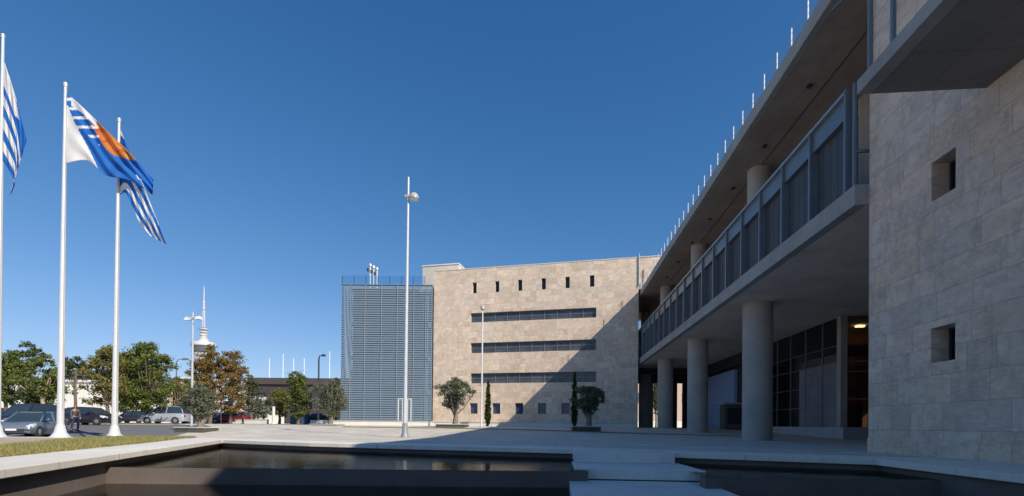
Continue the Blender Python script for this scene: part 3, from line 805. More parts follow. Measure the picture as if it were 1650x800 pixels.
# low white wall in front of the far buildings
def low_wall(pa, pb, h, label, mat='white_wall'):
    a, b = ground(*pa), ground(*pb); d = b - a; L_ = V((d.x, d.y, 0)).length
    mb = MB(); mb.box(0, L_, 0, .4, -.3, h); t = thing('low_wall', label, 'wall', a, math.atan2(d.y, d.x), 'low white walls')
    mb.build('wall', M[mat], t)
    m2 = MB(); m2.box(-.02, L_ + .02, -.05, .45, h, h + .07); m2.build('cap', M['planter_rim'], t)
    return t
low_wall((500, 50.0), (700, 49.4), .42, 'long low white wall at the foot of the louvred block')
low_wall((700, 49.4), (1024, 46.0), .38, 'long low wall in front of the stone building, half in shade')
low_wall((300, 57.5), (430, 57.0), .50, 'low white wall behind the red car and the autumn tree')
low_wall((110, 62.5), (300, 62.5), .62, 'low pale wall beyond the parked silver car on the left')

# ------------------------------------------------------------------ trees
def leaf_cloud(rnd, clumps, n, size, stretch=1.0, shell=.55):
    vol = np.array([c[3] * c[4] * c[5] for c in clumps]) ** (2 / 3.0); pr = vol / vol.sum()
    idx = rnd.choice(len(clumps), n, p=pr); cl = np.array(clumps)[idx]
    d = rnd.normal(size=(n, 3)); d /= np.linalg.norm(d, axis=1)[:, None]
    r = rnd.rand(n) ** shell
    r *= 1 + .25 * rnd.normal(size=n)
    P = cl[:, :3] + d * r[:, None] * cl[:, 3:6]
    a = rnd.normal(size=(n, 3)); a /= np.linalg.norm(a, axis=1)[:, None]
    b = np.cross(a, rnd.normal(size=(n, 3))); b /= np.linalg.norm(b, axis=1)[:, None]
    s = size * rnd.uniform(.55, 1.3, n)[:, None]
    v = np.stack([P - a * s * stretch, P - b * s * .5, P + a * s * stretch, P + b * s * .5], 1).reshape(-1, 3)
    return v, [(4 * i, 4 * i + 1, 4 * i + 2, 4 * i + 3) for i in range(n)]
def tree(name, label, cat, px, d, top_py, bot_py, wpx, leafm, barkm, seed, n=3500, size=.16, ncl=14, trunk_r=.16, group=None, dome=1.0, stretch=1.0, lean=0, fork=False, zbase=None, open_=.0, vase=False):
    base = ground(px, d)
    if zbase is not None: base.z = zbase
    k = d / F_PX
    zt = zpx(px, top_py, d) - base.z; zb = zpx(px, bot_py, d) - base.z; w = wpx * k / 2
    rnd = np.random.RandomState(seed)
    t = thing(name, label, cat, base, 0, group)
    cz, hz = (zt + zb) / 2, (zt - zb) / 2
    cl = []; ph = rnd.rand(4) * 2 * PI; limbs = []
    for i in range(ncl * 5):
        th = rnd.rand() * 2 * PI; v = rnd.uniform(-1, 1)
        lob = 1 + .20 * math.sin(2 * th + ph[0]) + .16 * math.sin(3 * th + ph[1] + 2 * v) + .12 * math.sin(5 * v + ph[2] + th)
        topk = 1 - .18 * (1 + math.sin(2 * th + ph[3])) * max(0, v)
        prof = max(.05, 1 - abs(v) ** (2.2 * dome)) ** .5 * (.62 + .38 * min(1, (v + 1) * 1.1) if vase else 1.0) * (1.0 if v < .1 else 1 - .25 * (v - .1))
        rr_ = prof * lob * (rnd.uniform(.15, 1) ** .45) * (.82 + open_ * .3)
        c = (w * rr_ * math.cos(th) + lean * (v + 1), w * rr_ * math.sin(th), cz + hz * v * .93 * topk)
        s = rnd.uniform(.11, .25) * (1 + open_ * .2)
        cl.append((*c, w * s * rnd.uniform(.8, 1.3), w * s * rnd.uniform(.8, 1.3), w * s * rnd.uniform(.5, .9)))
        if i % 5 == 0: limbs.append(cl[-1])
    if open_ < .4:
        for q in range(3):
            a = rnd.rand() * 2 * PI; cl.append((lean + w * .2 * math.cos(a), w * .2 * math.sin(a), cz + hz * (q - 1) * .38, w * .5, w * .5, hz * .42))
    n = int(n * 2.4); size *= .74
    v, f = leaf_cloud(rnd, cl, n, size, stretch)
    mb = MB(); mb.v, mb.f, mb.mi = [tuple(x) for x in v], f, [0] * len(f)
    mb.build('crown', leafm, t, fix=False)
    mb = MB(); r = trunk_r
    h = max(zb + hz * .5, .8)
    pts = [(0, 0, -.15), (r * .3, .05, h * .35), (-r * .2 + lean * .3, 0, h * .7), (lean * .6, 0, h)]
    mb.tube(pts, [r * 1.35, r, r * .85, r * .6], 9)
    for i, c in enumerate(limbs):
        s = h * (.55 if not fork else .28) + .3 * (i / len(limbs)) * h
        p0 = V((0, 0, s)); p1 = V(c[:3]); mid = (p0 + p1) / 2 + V((0, 0, -.12 * (p1 - p0).length))
        mb.tube([p0, mid, p1], [r * .5, r * .3, r * .1], 6)
    mb.build('trunk', barkm, t, smooth=True)
    return t
G_ = 'trees along the street'
tree('leafy_tree', 'loose green and ochre tree at the far left edge, behind the flagpoles', 'tree', 8, 47, 558, 650, 72, M['leaf_green'], M['bark'], 11, 3800, .16, 12, group=G_, open_=.3)
tree('leafy_tree', 'taller airy tree with thin tufted top, second from the left edge', 'tree', 46, 52, 550, 648, 60, M['leaf_dark'], M['bark'], 12, 2600, .17, 13, group=G_, open_=.5)
tree('leafy_tree', 'ragged brownish green tree on a bare tan trunk just left of the tallest flagpole', 'tree', 68, 44, 566, 640, 64, M['leaf_green'], M['bark_tan'], 13, 1900, .16, 10, .17, group=G_, open_=.5)
tree('leafy_tree', 'small tufted dark tree between the two flagpoles, before the white building', 'tree', 120, 58, 574, 606, 44, M['leaf_dark'], M['bark'], 14, 1000, .18, 8, group=G_, open_=.4)
tree('bush', 'dark rounded shrub behind the parked hatchback on the left', 'shrub', 52, 46, 625, 660, 60, M['leaf_dark'], M['bark'], 15, 1800, .15, 9, .1)
tree('leafy_tree', 'yellow green tree with low spreading branches behind the second flagpole', 'tree', 172, 46, 556, 660, 88, M['leaf_yellow'], M['bark'], 16, 4600, .16, 15, group=G_, open_=.25)
tree('leafy_tree', 'largest dense dark green tree of domed shape right of the second flagpole', 'tree', 238, 48, 546, 668, 98, M['leaf_green'], M['bark'], 17, 7000, .17, 20, .22, group=G_, dome=1.2)
tree('leafy_tree', 'distant dark crown filling the gap behind the two large green trees', 'tree', 204, 74, 572, 668, 70, M['leaf_dark'], M['bark'], 51, 2600, .2, 12, group=G_)
tree('leafy_tree', 'distant low green tree behind the tan post, left of the autumn pair', 'tree', 305, 76, 606, 668, 46, M['leaf_green'], M['bark'], 52, 1600, .2, 9, group=G_)
tree('leafy_tree', 'low broad green tree at the back, between the left edge tree and the tallest flagpole', 'tree', 84, 66, 592, 664, 56, M['leaf_green'], M['bark'], 53, 2000, .18, 10, group=G_)
tree('leafy_tree', 'small yellowish young tree between the big green tree and the autumn trees', 'tree', 286, 56, 608, 664, 44, M['leaf_yellow'], M['bark_tan'], 18, 1200, .15, 8, .1, group=G_)
tree('autumn_tree', 'rusty brown autumn tree, left one of the pair before the communications tower', 'tree', 338, 52, 553, 664, 66, M['leaf_autumn'], M['bark'], 19, 4600, .16, 14, group='autumn trees', open_=.3)
tree('autumn_tree', 'rusty autumn tree with pale pointed top, right one of the pair', 'tree', 371, 54, 558, 668, 62, M['leaf_autumn'], M['bark'], 20, 4000, .16, 14, group='autumn trees', open_=.3)
tree('leafy_tree', 'dark green narrow tree just right of the autumn pair', 'tree', 404, 66, 605, 668, 44, M['leaf_dark'], M['bark'], 21, 1700, .18, 9, group=G_)
tree('olive_tree', 'small grey green tree before the long dark building, beside a white post', 'tree', 424, 60, 637, 674, 50, M['leaf_olive'], M['bark'], 22, 1700, .13, 9, .1)
tree('leafy_tree', 'ochre tinged low tree before the long dark building', 'tree', 450, 64, 622, 673, 52, M['leaf_yellow'], M['bark'], 23, 2000, .16, 10, group=G_)
tree('leafy_tree', 'round topped tree rising above the roof of the long dark building', 'tree', 480, 60, 592, 674, 52, M['leaf_green'], M['bark'], 24, 3000, .16, 12, group=G_, dome=1.1)
tree('leafy_tree', 'dark tree peeping over the roof just left of the louvred block', 'tree', 541, 75, 608, 640, 20, M['leaf_dark'], M['bark'], 25, 900, .18, 7, group=G_)
# olives in planters
def planter(px, d, py0, py1, wpx, label):
    b = ground(px, d); k = d / F_PX; w = wpx * k / 2
    z1 = zpx(px, py0, d) - b.z; z0 = zpx(px, py1, d) - b.z
    t = thing('planter', label, 'planter', b, YAW * .3, 'low tree planters on the plaza')
    mb = MB(); mb.box(-w, w, -w * .8, w * .8, -.1, z1 - .06); mb.build('box', M['planter'], t)
    mb = MB()
    for x0, x1, y0, y1_ in ((-w - .06, w + .06, -w * .8 - .06, -w * .8 + .12), (-w - .06, w + .06, w * .8 - .12, w * .8 + .06), (-w - .06, -w + .12, -w * .8 + .12, w * .8 - .12), (w - .12, w + .06, -w * .8 + .12, w * .8 - .12)):
        mb.box(x0, x1, y0, y1_, z1 - .06, z1)
    mb.build('rim', M['planter_rim'], t)
    mb = MB(); mb.box(-w + .12, w - .12, -w * .8 + .12, w * .8 - .12, z1 - .12, z1 - .03); mb.build('soil', M['soil'], t)
    return b.z + z1 - .03
OG = 'olive trees in planters'
for (px, d, py0, py1, wpx, tp, bp, cw, seed, n, lab, plab) in (
    (318, 33, 688.5, 697, 46, 616, 676, 56, 31, 2400, 'thin grey green olive tree in the planter nearest the road', 'dark planter holding the olive tree nearest the road'),
    (528, 46, 683.5, 693, 42, 610, 672, 66, 32, 3600, 'broad grey green olive tree in a planter before the louvred block', 'dark planter under the broad olive tree by the louvred block'),
    (729, 43, 683.5, 693, 46, 608, 660, 60, 33, 3600, 'sunlit vase shaped olive tree in front of the beige stone facade', 'dark planter under the sunlit olive tree before the stone facade'),
    (944, 37, 687, 697, 44, 620, 668, 52, 34, 3200, 'shaded olive tree in the shadow of the concrete wing', 'planter in the shadow under the shaded olive tree')):
    zb_ = planter(px, d, py0, py1, wpx, plab)
    tree('olive_tree', lab, 'tree', px + 4, d, tp, bp, cw, M['leaf_olive'], M['bark_olive'], seed, n, .10, 16, .2, group=OG, stretch=1.2, fork=True, zbase=zb_, dome=1.3, open_=.15, vase=True)
def cypress(px, d, top, bot, wpx, seed, label):
    b = ground(px, d); k = d / F_PX; h = zpx(px, top, d) - b.z; w = wpx * k / 2
    rnd = np.random.RandomState(seed); t = thing('cypress_tree', label, 'tree', b, 0, 'cypress trees before the stone facade')
    cl = []
    for i in range(26):
        f = i / 25.0; r = w * (1 - f ** 2.2 * .8) * (.55 + .45 * min(1, f * 5)); cl.append((rnd.normal(0, w * .12), rnd.normal(0, w * .12), .25 + (h - .4) * f, r, r, h * .05))
    v, f = leaf_cloud(rnd, cl, 2600, .10, 1.5); mb = MB(); mb.v, mb.f, mb.mi = [tuple(x) for x in v], f, [0] * len(f)
    mb.build('crown', M['leaf_cypress'], t, fix=False)
    mb = MB(); mb.tube([(0, 0, -.1), (0, 0, h * .8)], [.09, .03], 7); mb.build('trunk', M['bark'], t)
cypress(786, 46.5, 613, 688, 9.5, 41, 'slim dark cypress standing in the sun beside the thin white pole')
cypress(925.5, 44.5, 600, 690, 10, 42, 'slim dark cypress in the shade beside the shaded olive tree')
bp_ = ground(1057, 74)
tree('cypress_tree', 'dark tapering cypress seen through the gap between the far columns', 'tree', 1057, 74, 604, 672, 17, M['leaf_dark'], M['bark'], 44, 1500, .16, 10, .12)

# ------------------------------------------------------------------ poles, lamps, flags
def flagpole(px_b, py_b, d, px_t, py_t, r0, label):
    b = at_d(px_b, py_b, d); b.z = g(b.x, b.y); top = at_d(px_t, py_t, d); h = top.z - b.z
    t = thing('flagpole', label, 'flagpole', b, 0, 'white flagpoles in the verge')
    lx_, ly_ = top.x - b.x, top.y - b.y
    k = .25        # the lean the picture shows is only partly real
    mb = MB(); mb.tube([(0, 0, .05), (lx_ * k * .5, ly_ * k * .5, h * .5), (lx_ * k, ly_ * k, h)], [r0, r0 * .72, r0 * .42], 16); mb.build('pole', M['pole_white'], t, smooth=True)
    mb = MB(); mb.lathe([(r0 * 3.2, -.12), (r0 * 3.2, .03), (r0 * 2.6, .05), (r0 * 1.7, .22), (r0 * 1.25, .48), (r0 * 1.02, .56)], 16); mb.build('base', M['pole_white'], t, smooth=True)
    mb = MB(); mb.cyl((lx_ * k, ly_ * k), r0 * .6, h, h + .16, 12); mb.build('cap', M['galvanised'], t, smooth=True)
    mb = MB(); mb.tube([(r0 * 1.15, -.05, 1.2), (lx_ * k + r0 * .8, ly_ * k - .05, h - .1)], [.012, .012], 5); mb.build('halyard', M['lamp_grey'], t)
    return b
FD1, FD2, FD0 = 20.6, 21.4, 20.0
flagpole(-5, 707, FD0, 3, 62, .115, 'white flagpole cut by the left edge of the view')
flagpole(97, 704, FD1, 105.5, 140, .128, 'tall white flagpole flying the blue and orange flag')
flagpole(184.5, 704, FD2, 192.5, 197, .122, 'white flagpole flying the striped flag behind the orange one')

def spline(pts, t):
    n = len(pts) - 1; f = t * n; i = min(int(f), n - 1); u = f - i
    p0, p1, p2, p3 = (V(pts[max(0, min(n, j))]) for j in (i - 1, i, i + 1, i + 2))
    return .5 * ((2 * p1) + (p2 - p0) * u + (2 * p0 - 5 * p1 + 4 * p2 - p3) * u * u + (3 * p1 - p0 - 3 * p2 + p3) * u ** 3)
def flag(name, label, top, bot, d, toward, colour, mats, nu=90, nv=54, ripple=.16, waves=3.0, group='flags on the poles', bow=0):
    vs, fs, mi = [], [], []
    org = at_d(top[0][0], top[0][1], d)
    for i in range(nu + 1):
        u = i / nu; a, b = spline(top, u), spline(bot, u)
        for j in range(nv + 1):
            v = j / nv; p = a + (b - a) * v
            lat = (p.x - top[0][0]) * d / F_PX
            dd = d - toward * lat + bow * math.sin(PI * u) + ripple * min(1, u * 3) * (math.sin(waves * 2 * PI * (u + .25 * v)) + .5 * math.sin(waves * 4.1 * PI * (u * .7 - .5 * v)))
            w = at_d(p.x, p.y, dd); vs.append(w - org)
    for i in range(nu):
        for j in range(nv):
            q = i * (nv + 1) + j; fs.append((q, q + 1, q + nv + 2, q + nv + 1)); mi.append(colour((i + .5) / nu, (j + .5) / nv, spline(top, (i + .5) / nu).lerp(spline(bot, (i + .5) / nu), (j + .5) / nv)))
    mb = MB(); mb.v, mb.f, mb.mi = [tuple(v) for v in vs], fs, mi
    o = mb.build(name, mats, loc=org, smooth=False, fix=False)
    o.data.polygons.foreach_set('use_smooth', [True] * len(o.data.polygons))
    so = o.modifiers.new('Solidify', 'SOLIDIFY'); so.thickness = .008
    return tag(o, label, 'flag', group)
def greek(u, v, p):
    if u < .37 and v < 5 / 9.0:
        cu, cv = u / .37, v * 9 / 5.0
        return 1 if abs(cu - .5) < .11 or abs(cv - .5) < .11 else 0
    return int(v * 9 * .72) % 2
def drooped(u, v, p):
    if v < .24: return 1 if u < .72 - 1.2 * abs(v - .1) else 0
    for a, b in ((.33, .45), (.56, .68), (.79, .90)):
        if a < v < b: return 1
    return 0
flag('flag', 'striped blue and white flag hanging from the leftmost flagpole', [(5, 96), (15, 124), (29, 172), (43, 226)], [(4, 258), (14, 274), (24, 296), (15, 317)], FD0, .2, drooped, [M['flag_blue'], M['flag_white']], ripple=.05)
def trailing(u, v, p):
    return 1 if (v * 3.1 + u * 1.5 + .15) % 1.0 < .46 else 0
def city(u, v, p):
    if v > .16 and u < .05 + .34 * (v - .16) / .84: return 1
    if .10 < u < .42 and v < .13: return 1
    if u < .44 and v < .48 and p.y > 158 and ((p.y - 158) % 15) < 4.5: return 1
    e = (u - .57) / .23
    if abs(e) < 1 and v < .40 * (1 - e * e) ** .4 + .05 * math.sin(14 * u):
        if abs(v - .13 - .07 * math.sin(e * 7) - .05 * e) < .045 or abs(v - .27 - .05 * math.sin(e * 11)) < .025: return 3
        return 4 if e > .3 + .3 * math.sin(23 * v) else 2
    return 0
flag('flag', 'blue flag with an orange emblem and white hoist, streaming from the middle flagpole', [(107, 150), (132, 172), (168, 207), (210, 248), (247, 290)], [(105, 264), (140, 259), (172, 283), (206, 290), (246, 314)], FD1, -.12, city, [M['flag_deep'], M['flag_white'], M['flag_orange'], M['flag_red'], M['flag_gold']], nu=110, nv=60, ripple=.10, waves=2.5)
flag('flag', 'striped blue and white flag trailing low behind the blue and orange flag', [(193, 207), (208, 244), (236, 312), (268, 394)], [(189, 320), (203, 312), (221, 352), (238, 378)], FD2, .45, trailing, [M['flag_blue'], M['flag_white']], ripple=.05)

# tall lamp post in the middle
lp = ground(652.5, 25.0); lp.z = g(lp.x, lp.y)
t = thing('lamp_post', 'tall white lamp post with one floodlight near its top, standing on the plaza', 'lamp post', lp)
h = zpx(656, 286, 25.0) - lp.z
mb = MB(); mb.tube([(0, 0, .5), (.02, 0, h * .5), (.05, 0, h)], [.098, .08, .048], 14); mb.build('pole', M['pole_white'], t, smooth=True)
mb = MB(); mb.lathe([(.30, -.05), (.30, .02), (.2, .06), (.15, .3), (.13, .75)], 16); mb.build('base', M['steel_grey'], t, smooth=True)
hz = zpx(656, 318, 25.0) - lp.z
mb = MB(); mb.tube([(.05, 0, hz + .12), (.3, 0, hz + .1)], [.03, .03], 8); mb.box(-.12, .16, -.08, .08, hz - .02, hz + .1); mb.build('bracket', M['lamp_grey'], t)
mb = MB(); mb.lathe([(.06, .22), (.16, .16), (.24, .02), (.25, -.1)], 16, (.36, 0)); o = mb.build('lamp_head', M['lamp_grey'], t, loc=(0, 0, hz), smooth=True)
mb = MB(); mb.cyl((.36, 0), .22, -.13, -.101, 16); mb.build('lens', M['lampglass'], o, smooth=True)
# thin pole before the facade
p = ground(775.5, 44.0); h = zpx(777, 497, 44.0) - p.z
t = thing('lamp_post', 'thin white pole before the stone facade, left of the sunlit cypress', 'lamp post', p)
mb = MB(); mb.tube([(0, 0, 0), (.03, 0, h)], [.085, .055], 10); mb.build('pole', M['white_metal'], t, smooth=True)
mb = MB(); mb.lathe([(.06, h - .2), (.2, h - .12), (.2, h + .1), (.05, h + .3)], 12, (.03, 0)); mb.build('lamp_head', M['lamp_grey'], t, smooth=True)
mb = MB(); mb.cyl((0, 0), .16, -.05, .06, 12); mb.build('base', M['galvanised'], t)
# cross-topped floodlight mast
p = ground(308.5, 40.0); h = zpx(309, 503, 40.0) - p.z
t = thing('lamp_post', 'pale lamp post with a pair of floodlights on crossed arms, left of the autumn trees', 'lamp post', p)
mb = MB(); mb.tube([(0, 0, 0), (.0, 0, h)], [.11, .07], 10); mb.build('pole', M['galvanised'], t, smooth=True)
hz = zpx(309, 513, 40.0) - p.z
mb = MB(); mb.bar((-.55, 0, hz + .08), (.7, -.2, hz - .05), .06, .06); mb.bar((-.1, -.5, hz), (.1, .5, hz), .06, .06); mb.build('arm', M['galvanised'], t)
for x, y in ((-.5, .05), (.65, -.2)):
    mb = MB(); mb.hexa([(x - .24, y - .16, hz - .16), (x + .24, y - .16, hz - .16), (x + .24, y + .16, hz - .16), (x - .24, y + .16, hz - .16), (x - .15, y - .1, hz + .1), (x + .15, y - .1, hz + .1), (x + .15, y + .1, hz + .1), (x - .15, y + .1, hz + .1)])
    mb.build('floodlight', M['white_metal'], t)
def street_lamp(px, d, py, arm, label, mat, thick=.07):
    p = ground(px, d); h = zpx(px, py, d) - p.z
    t = thing('street_lamp', label, 'street lamp', p, 0, 'street lamps')
    mb = MB(); mb.tube([(0, 0, 0), (0, 0, h * .96), (arm * .12, 0, h)], [thick * 1.3, thick, thick * .8], 8); mb.build('pole', M[mat], t, smooth=True)
    mb = MB(); mb.tube([(arm * .1, 0, h), (arm * .6, 0, h + .12)], [thick * .6, thick * .5], 6); mb.build('arm', M[mat], t)
    mb = MB(); mb.hexa([(arm * .5, -.16, h - .05), (arm * 1.1, -.16, h - .03), (arm * 1.1, .16, h - .03), (arm * .5, .16, h - .05), (arm * .55, -.1, h + .2), (arm * 1.0, -.1, h + .2), (arm * 1.0, .1, h + .2), (arm * .55, .1, h + .2)]); mb.build('lamp_head', M[mat], t)
street_lamp(512.5, 58, 574, .75, 'dark street lamp rising above the long dark building', 'dark_metal', .09)
street_lamp(283, 64, 580, 1.6, 'distant street lamp with a long arm, between the green and the autumn trees', 'steel_blue')
p = ground(356, 56); t = tag(MB(), 'x') if False else None
mb = MB(); mb.tube([(0, 0, 0), (0, 0, 3.6)], [.07, .05], 8); o = mb.build('post', M['white_metal'], loc=p, smooth=True); tag(o, 'slender pale post in front of the autumn trees', 'post', 'plain posts by the street')
p = ground(276, 52); mb = MB(); mb.tube([(0, 0, 0), (0, 0, 4.2)], [.10, .08], 8); o = mb.build('post', M['bark_tan'], loc=p, smooth=True); tag(o, 'tan post rising behind the parked silver car', 'post', 'plain posts by the street')
p = ground(440.5, 56); mb = MB(); mb.tube([(0, 0, 0), (0, 0, 2.0), (0, 0, 2.05)], [.16, .16, .1], 10); mb.cyl((0, 0), .25, 0, .12, 10); o = mb.build('post', M['white_wall'], loc=p, smooth=True); tag(o, 'stout short white post at the edge of the lawn', 'post', 'plain posts by the street')

# ------------------------------------------------------------------ cars
def loft(mb, secs):
    n = len(secs[0]); vs = [v for s in secs for v in s]; fs = []
    for i in range(len(secs) - 1):
        for k in range(n): fs.append((i * n + k, i * n + (k + 1) % n, (i + 1) * n + (k + 1) % n, (i + 1) * n + k))
    fs.append(tuple(range(n))); fs.append(tuple(range((len(secs) - 1) * n, len(secs) * n))[::-1]); mb.add(vs, fs)
def make_car(label, paint, group, loc, rz, kind='hatch'):
    """x = length with the nose at -x"""
    t = thing('parked_car', label, 'car', loc, rz, group)
    st_ = [(-2.1, .30, .62, .70), (-2.02, .24, .72, .80), (-1.6, .2, .83, .86), (-.95, .18, .93, .88), (0, .18, .95, .89), (1.0, .18, .97, .89), (1.75, .2, .98, .87), (2.0, .26, .92, .80), (2.06, .34, .8, .74)]
    if kind == 'van': st_ = [(x, a, b + .08, w) for x, a, b, w in st_]
    mb = MB()
    loft(mb, [[(x, -w * .93, zb), (x, -w, zb + .18), (x, -w, zt - .22), (x, -w * .93, zt - .06), (x, -w * .8, zt), (x, w * .8, zt), (x, w * .93, zt - .06), (x, w, zt - .22), (x, w, zb + .18), (x, w * .93, zb)] for x, zb, zt, w in st_])
    body = mb.build('body', paint, t, smooth=True)
    zb_, zr_ = .92, 1.48 if kind == 'hatch' else 1.72
    fb, ft, rt, rb = (-1.05, -.25, 1.35, 1.92) if kind == 'hatch' else (-1.25, -.45, 1.7, 1.98)
    wb_, wt_ = .80, .62
    B = [V((fb, -wb_, zb_)), V((rb, -wb_ * .95, zb_)), V((rb, wb_ * .95, zb_)), V((fb, wb_, zb_))]
    T = [V((ft, -wt_, zr_ - .04)), V((rt, -wt_, zr_ - .06)), V((rt, wt_, zr_ - .06)), V((ft, wt_, zr_ - .04))]
    mb = MB(); mb.hexa(B + T); mb.build('windows', M['car_glass'], t)
    mb = MB(); loft(mb, [[(x, -wt_ * s, z - .03), (x, -wt_ * s * .8, z + .025), (x, wt_ * s * .8, z + .025), (x, wt_ * s, z - .03)] for x, z, s in ((ft - .03, zr_ - .05, .97), ((ft * 2 + rt) / 3, zr_, 1.03), ((ft + rt * 2) / 3, zr_, 1.03), (rt + .05, zr_ - .06, .98))])
    for i in range(4): mb.bar(B[i] + V((0, 0, -.02)), T[i], .07, .07)
    for s in (-1, 1):
        mb.bar((.35, s * wb_, zb_), (.45, s * wt_ * 1.02, zr_ - .03), .09, .05)
    mb.build('roof', paint, t)
    for x in (-1.3, 1.28):
        for s in (-1, 1):
            mb = MB(); mb.tube([(x, s * .70, .31), (x, s * .72, .31), (x, s * .88, .31), (x, s * .90, .31)], [.27, .31, .31, .28], 20)
            w = mb.build('wheel', M['tyre'], t, smooth=True)
            mb = MB(); mb.tube([(x, s * .895, .31), (x, s * .91, .31)], [.19, .17], 14); mb.build('rim', M['rim'], w, smooth=True)
            mb = MB(); mb.tube([(x, s * .80, .31), (x, s * .893, .31)], [.365, .365], 20); mb.build('wheel_arch', M['dark_metal'], body)
    for s in (-1, 1):
        mb = MB(); loft(mb, [[(-2.06 + a, s * y0, z0), (-2.06 + a, s * y1, z0 + .01), (-2.06 + a, s * y1, z1 + .02), (-2.06 + a, s * y0, z1)] for a, y0, y1, z0, z1 in ((0, .42, .72, .52, .66), (.25, .45, .82, .56, .76), (.5, .6, .84, .62, .79))])
        mb.build('headlight', M['lampglass'], t)
        mb = MB(); mb.box(1.98, 2.07, s * .6 - .14, s * .6 + .14, .66, .86); mb.build('tail_light', M['red_lens'], t)
        mb = MB(); mb.box(-.72, -.55, s * .93 - .09, s * .93 + .09, .96, 1.1); mb.build('mirror', paint, t, bevel=.02)
    mb = MB(); mb.box(-2.125, -2.0, -.55, .55, .33, .5); mb.build('grille', M['dark_metal'], t)
    mb = MB(); mb.box(-2.135, -2.126, -.24, .24, .40, .51); mb.build('number_plate', M['white_metal'], t)
    return t
CG = 'cars parked along the street'
def face(px, d, deg): return ground(px, d), YAW + math.radians(deg)
p, r = face(54, 28.6, 110); make_car('silver blue hatchback parked nose out just left of the tall flagpole', M['car_silver_blue'], CG, p, r)
p, r = face(48, 35.5, 95); make_car('dark navy car just behind the silver blue hatchback', M['car_navy'], CG, p, r, 'van')
p, r = face(146, 40.5, 178); make_car('dark plum car between the two flagpoles, beyond the person in jeans', M['car_plum'], CG, p, r)
p, r = face(268, 48.6, 6); make_car('silver car with roof high windows parked below the big green tree', M['car_silver'], CG, p, r, 'van')
p, r = face(371, 58, 5); make_car('small red car near the dark clothed person', M['car_red'], CG, p, r)
p, r = face(214, 60, 3); make_car('charcoal car half hidden behind the second flagpole', M['car_charcoal'], CG, p, r)
p, r = face(330, 61, 0); make_car('dark car in the shade behind the olive tree nearest the road', M['car_charcoal'], CG, p, r)
p, r = face(112, 50, 4); make_car('dark car at the back, partly behind the tall flagpole', M['car_navy'], CG, p, r)
p, r = face(246, 47.6, 8)
p, r = face(510, 66, 2); make_car('dark car behind the lawn, under the broad olive tree', M['car_charcoal'], CG, p, r)

# ------------------------------------------------------------------ people
def skin_mesh(name, joints, bones, mat, parent, root=0, sub=2):
    me = bpy.data.meshes.new(name); me.from_pydata([j[:3] for j in joints], bones, []); me.materials.append(mat)
    o = bpy.data.objects.new(name, me); C.objects.link(o); o.parent = parent
    m = o.modifiers.new('Skin', 'SKIN'); m.use_smooth_shade = True
    if not me.skin_vertices: 
        bm = bmesh.new(); bm.from_mesh(me); bm.verts.layers.skin.verify(); bm.to_mesh(me); bm.free()
    for i, j in enumerate(joints):
        sv = me.skin_vertices[0].data[i]; sv.radius = (j[3], j[4] if len(j) > 4 else j[3]); sv.use_root = (i == root)
    s = o.modifiers.new('Subdivision', 'SUBSURF'); s.levels = sub; s.render_levels = sub
    return o
def person(label, px, d, rz, top, legs, hairm, walk=.16):
    t = thing('person', label, 'person', ground(px, d), rz)
    w = walk
    J = [(0, 0, .95, .13, .10), (0, 0, 1.15, .12, .09), (0, .0, 1.38, .15, .10), (0, 0, 1.48, .055), (0, -.02, 1.55, .055), (0, -.03, 1.66, .085, .10), (0, -.02, 1.74, .06),
         (.19, 0, 1.40, .055), (.24, .04, 1.13, .042), (.23, -.08, .90, .032), (.23, -.12, .80, .03),
         (-.19, 0, 1.40, .055), (-.24, -.04, 1.13, .042), (-.23, -.14, .92, .032), (-.23, -.18, .83, .03),
         (.10, 0, .88, .09), (.11, -w, .50, .062), (.11, -w * .6, .10, .042), (.11, -w * .6 - .14, .035, .032),
         (-.10, 0, .88, .09), (-.11, w * .6, .50, .062), (-.11, w * 1.5, .12, .042), (-.11, w * 1.5 - .12, .035, .032)]
    Bn = [(0, 1), (1, 2), (2, 3), (3, 4), (4, 5), (5, 6), (2, 7), (7, 8), (8, 9), (9, 10), (2, 11), (11, 12), (12, 13), (13, 14), (0, 15), (15, 16), (16, 17), (17, 18), (0, 19), (19, 20), (20, 21), (21, 22)]
    skin_mesh('body', J, Bn, M['skin'], t)
    f = 1.22
    idx = [0, 1, 2, 7, 8, 9, 11, 12, 13]; mp = {k: i for i, k in enumerate(idx)}
    skin_mesh('jacket', [(*J[k][:3], *[r * f + .006 for r in J[k][3:]]) for k in idx], [(mp[a], mp[b]) for a, b in Bn if a in mp and b in mp], top, t)
    idx = [0, 15, 16, 17, 19, 20, 21]; mp = {k: i for i, k in enumerate(idx)}
    skin_mesh('trousers', [(*J[k][:3], *[r * f + .004 for r in J[k][3:]]) for k in idx], [(mp[a], mp[b]) for a, b in Bn if a in mp and b in mp], legs, t)
    skin_mesh('hair', [(0, .035, 1.62, .075), (0, .03, 1.70, .095, .085), (0, -.02, 1.765, .07)], [(0, 1), (1, 2)], hairm, t)
    for s in (-1, 1):
        y = -w * .6 if s > 0 else w * 1.5
        mb = MB(); mb.box(s * .11 - .05, s * .11 + .05, y - .19, y + .06, 0, .08); mb.build('shoe', M['black_cloth'], t, bevel=.02)
    mb = MB(); mb.box(-.035, -.02, -.135, -.12, 1.665, 1.68); mb.box(.02, .035, -.135, -.12, 1.665, 1.68); mb.build('eyes', M['black_glass'], t)
    mb = MB(); mb.hexa([(-.015, -.12, 1.61), (.015, -.12, 1.61), (.012, -.155, 1.612), (-.012, -.155, 1.612), (-.006, -.12, 1.66), (.006, -.12, 1.66), (.006, -.13, 1.66), (-.006, -.13, 1.66)]); mb.build('nose', M['skin'], t)
    return t
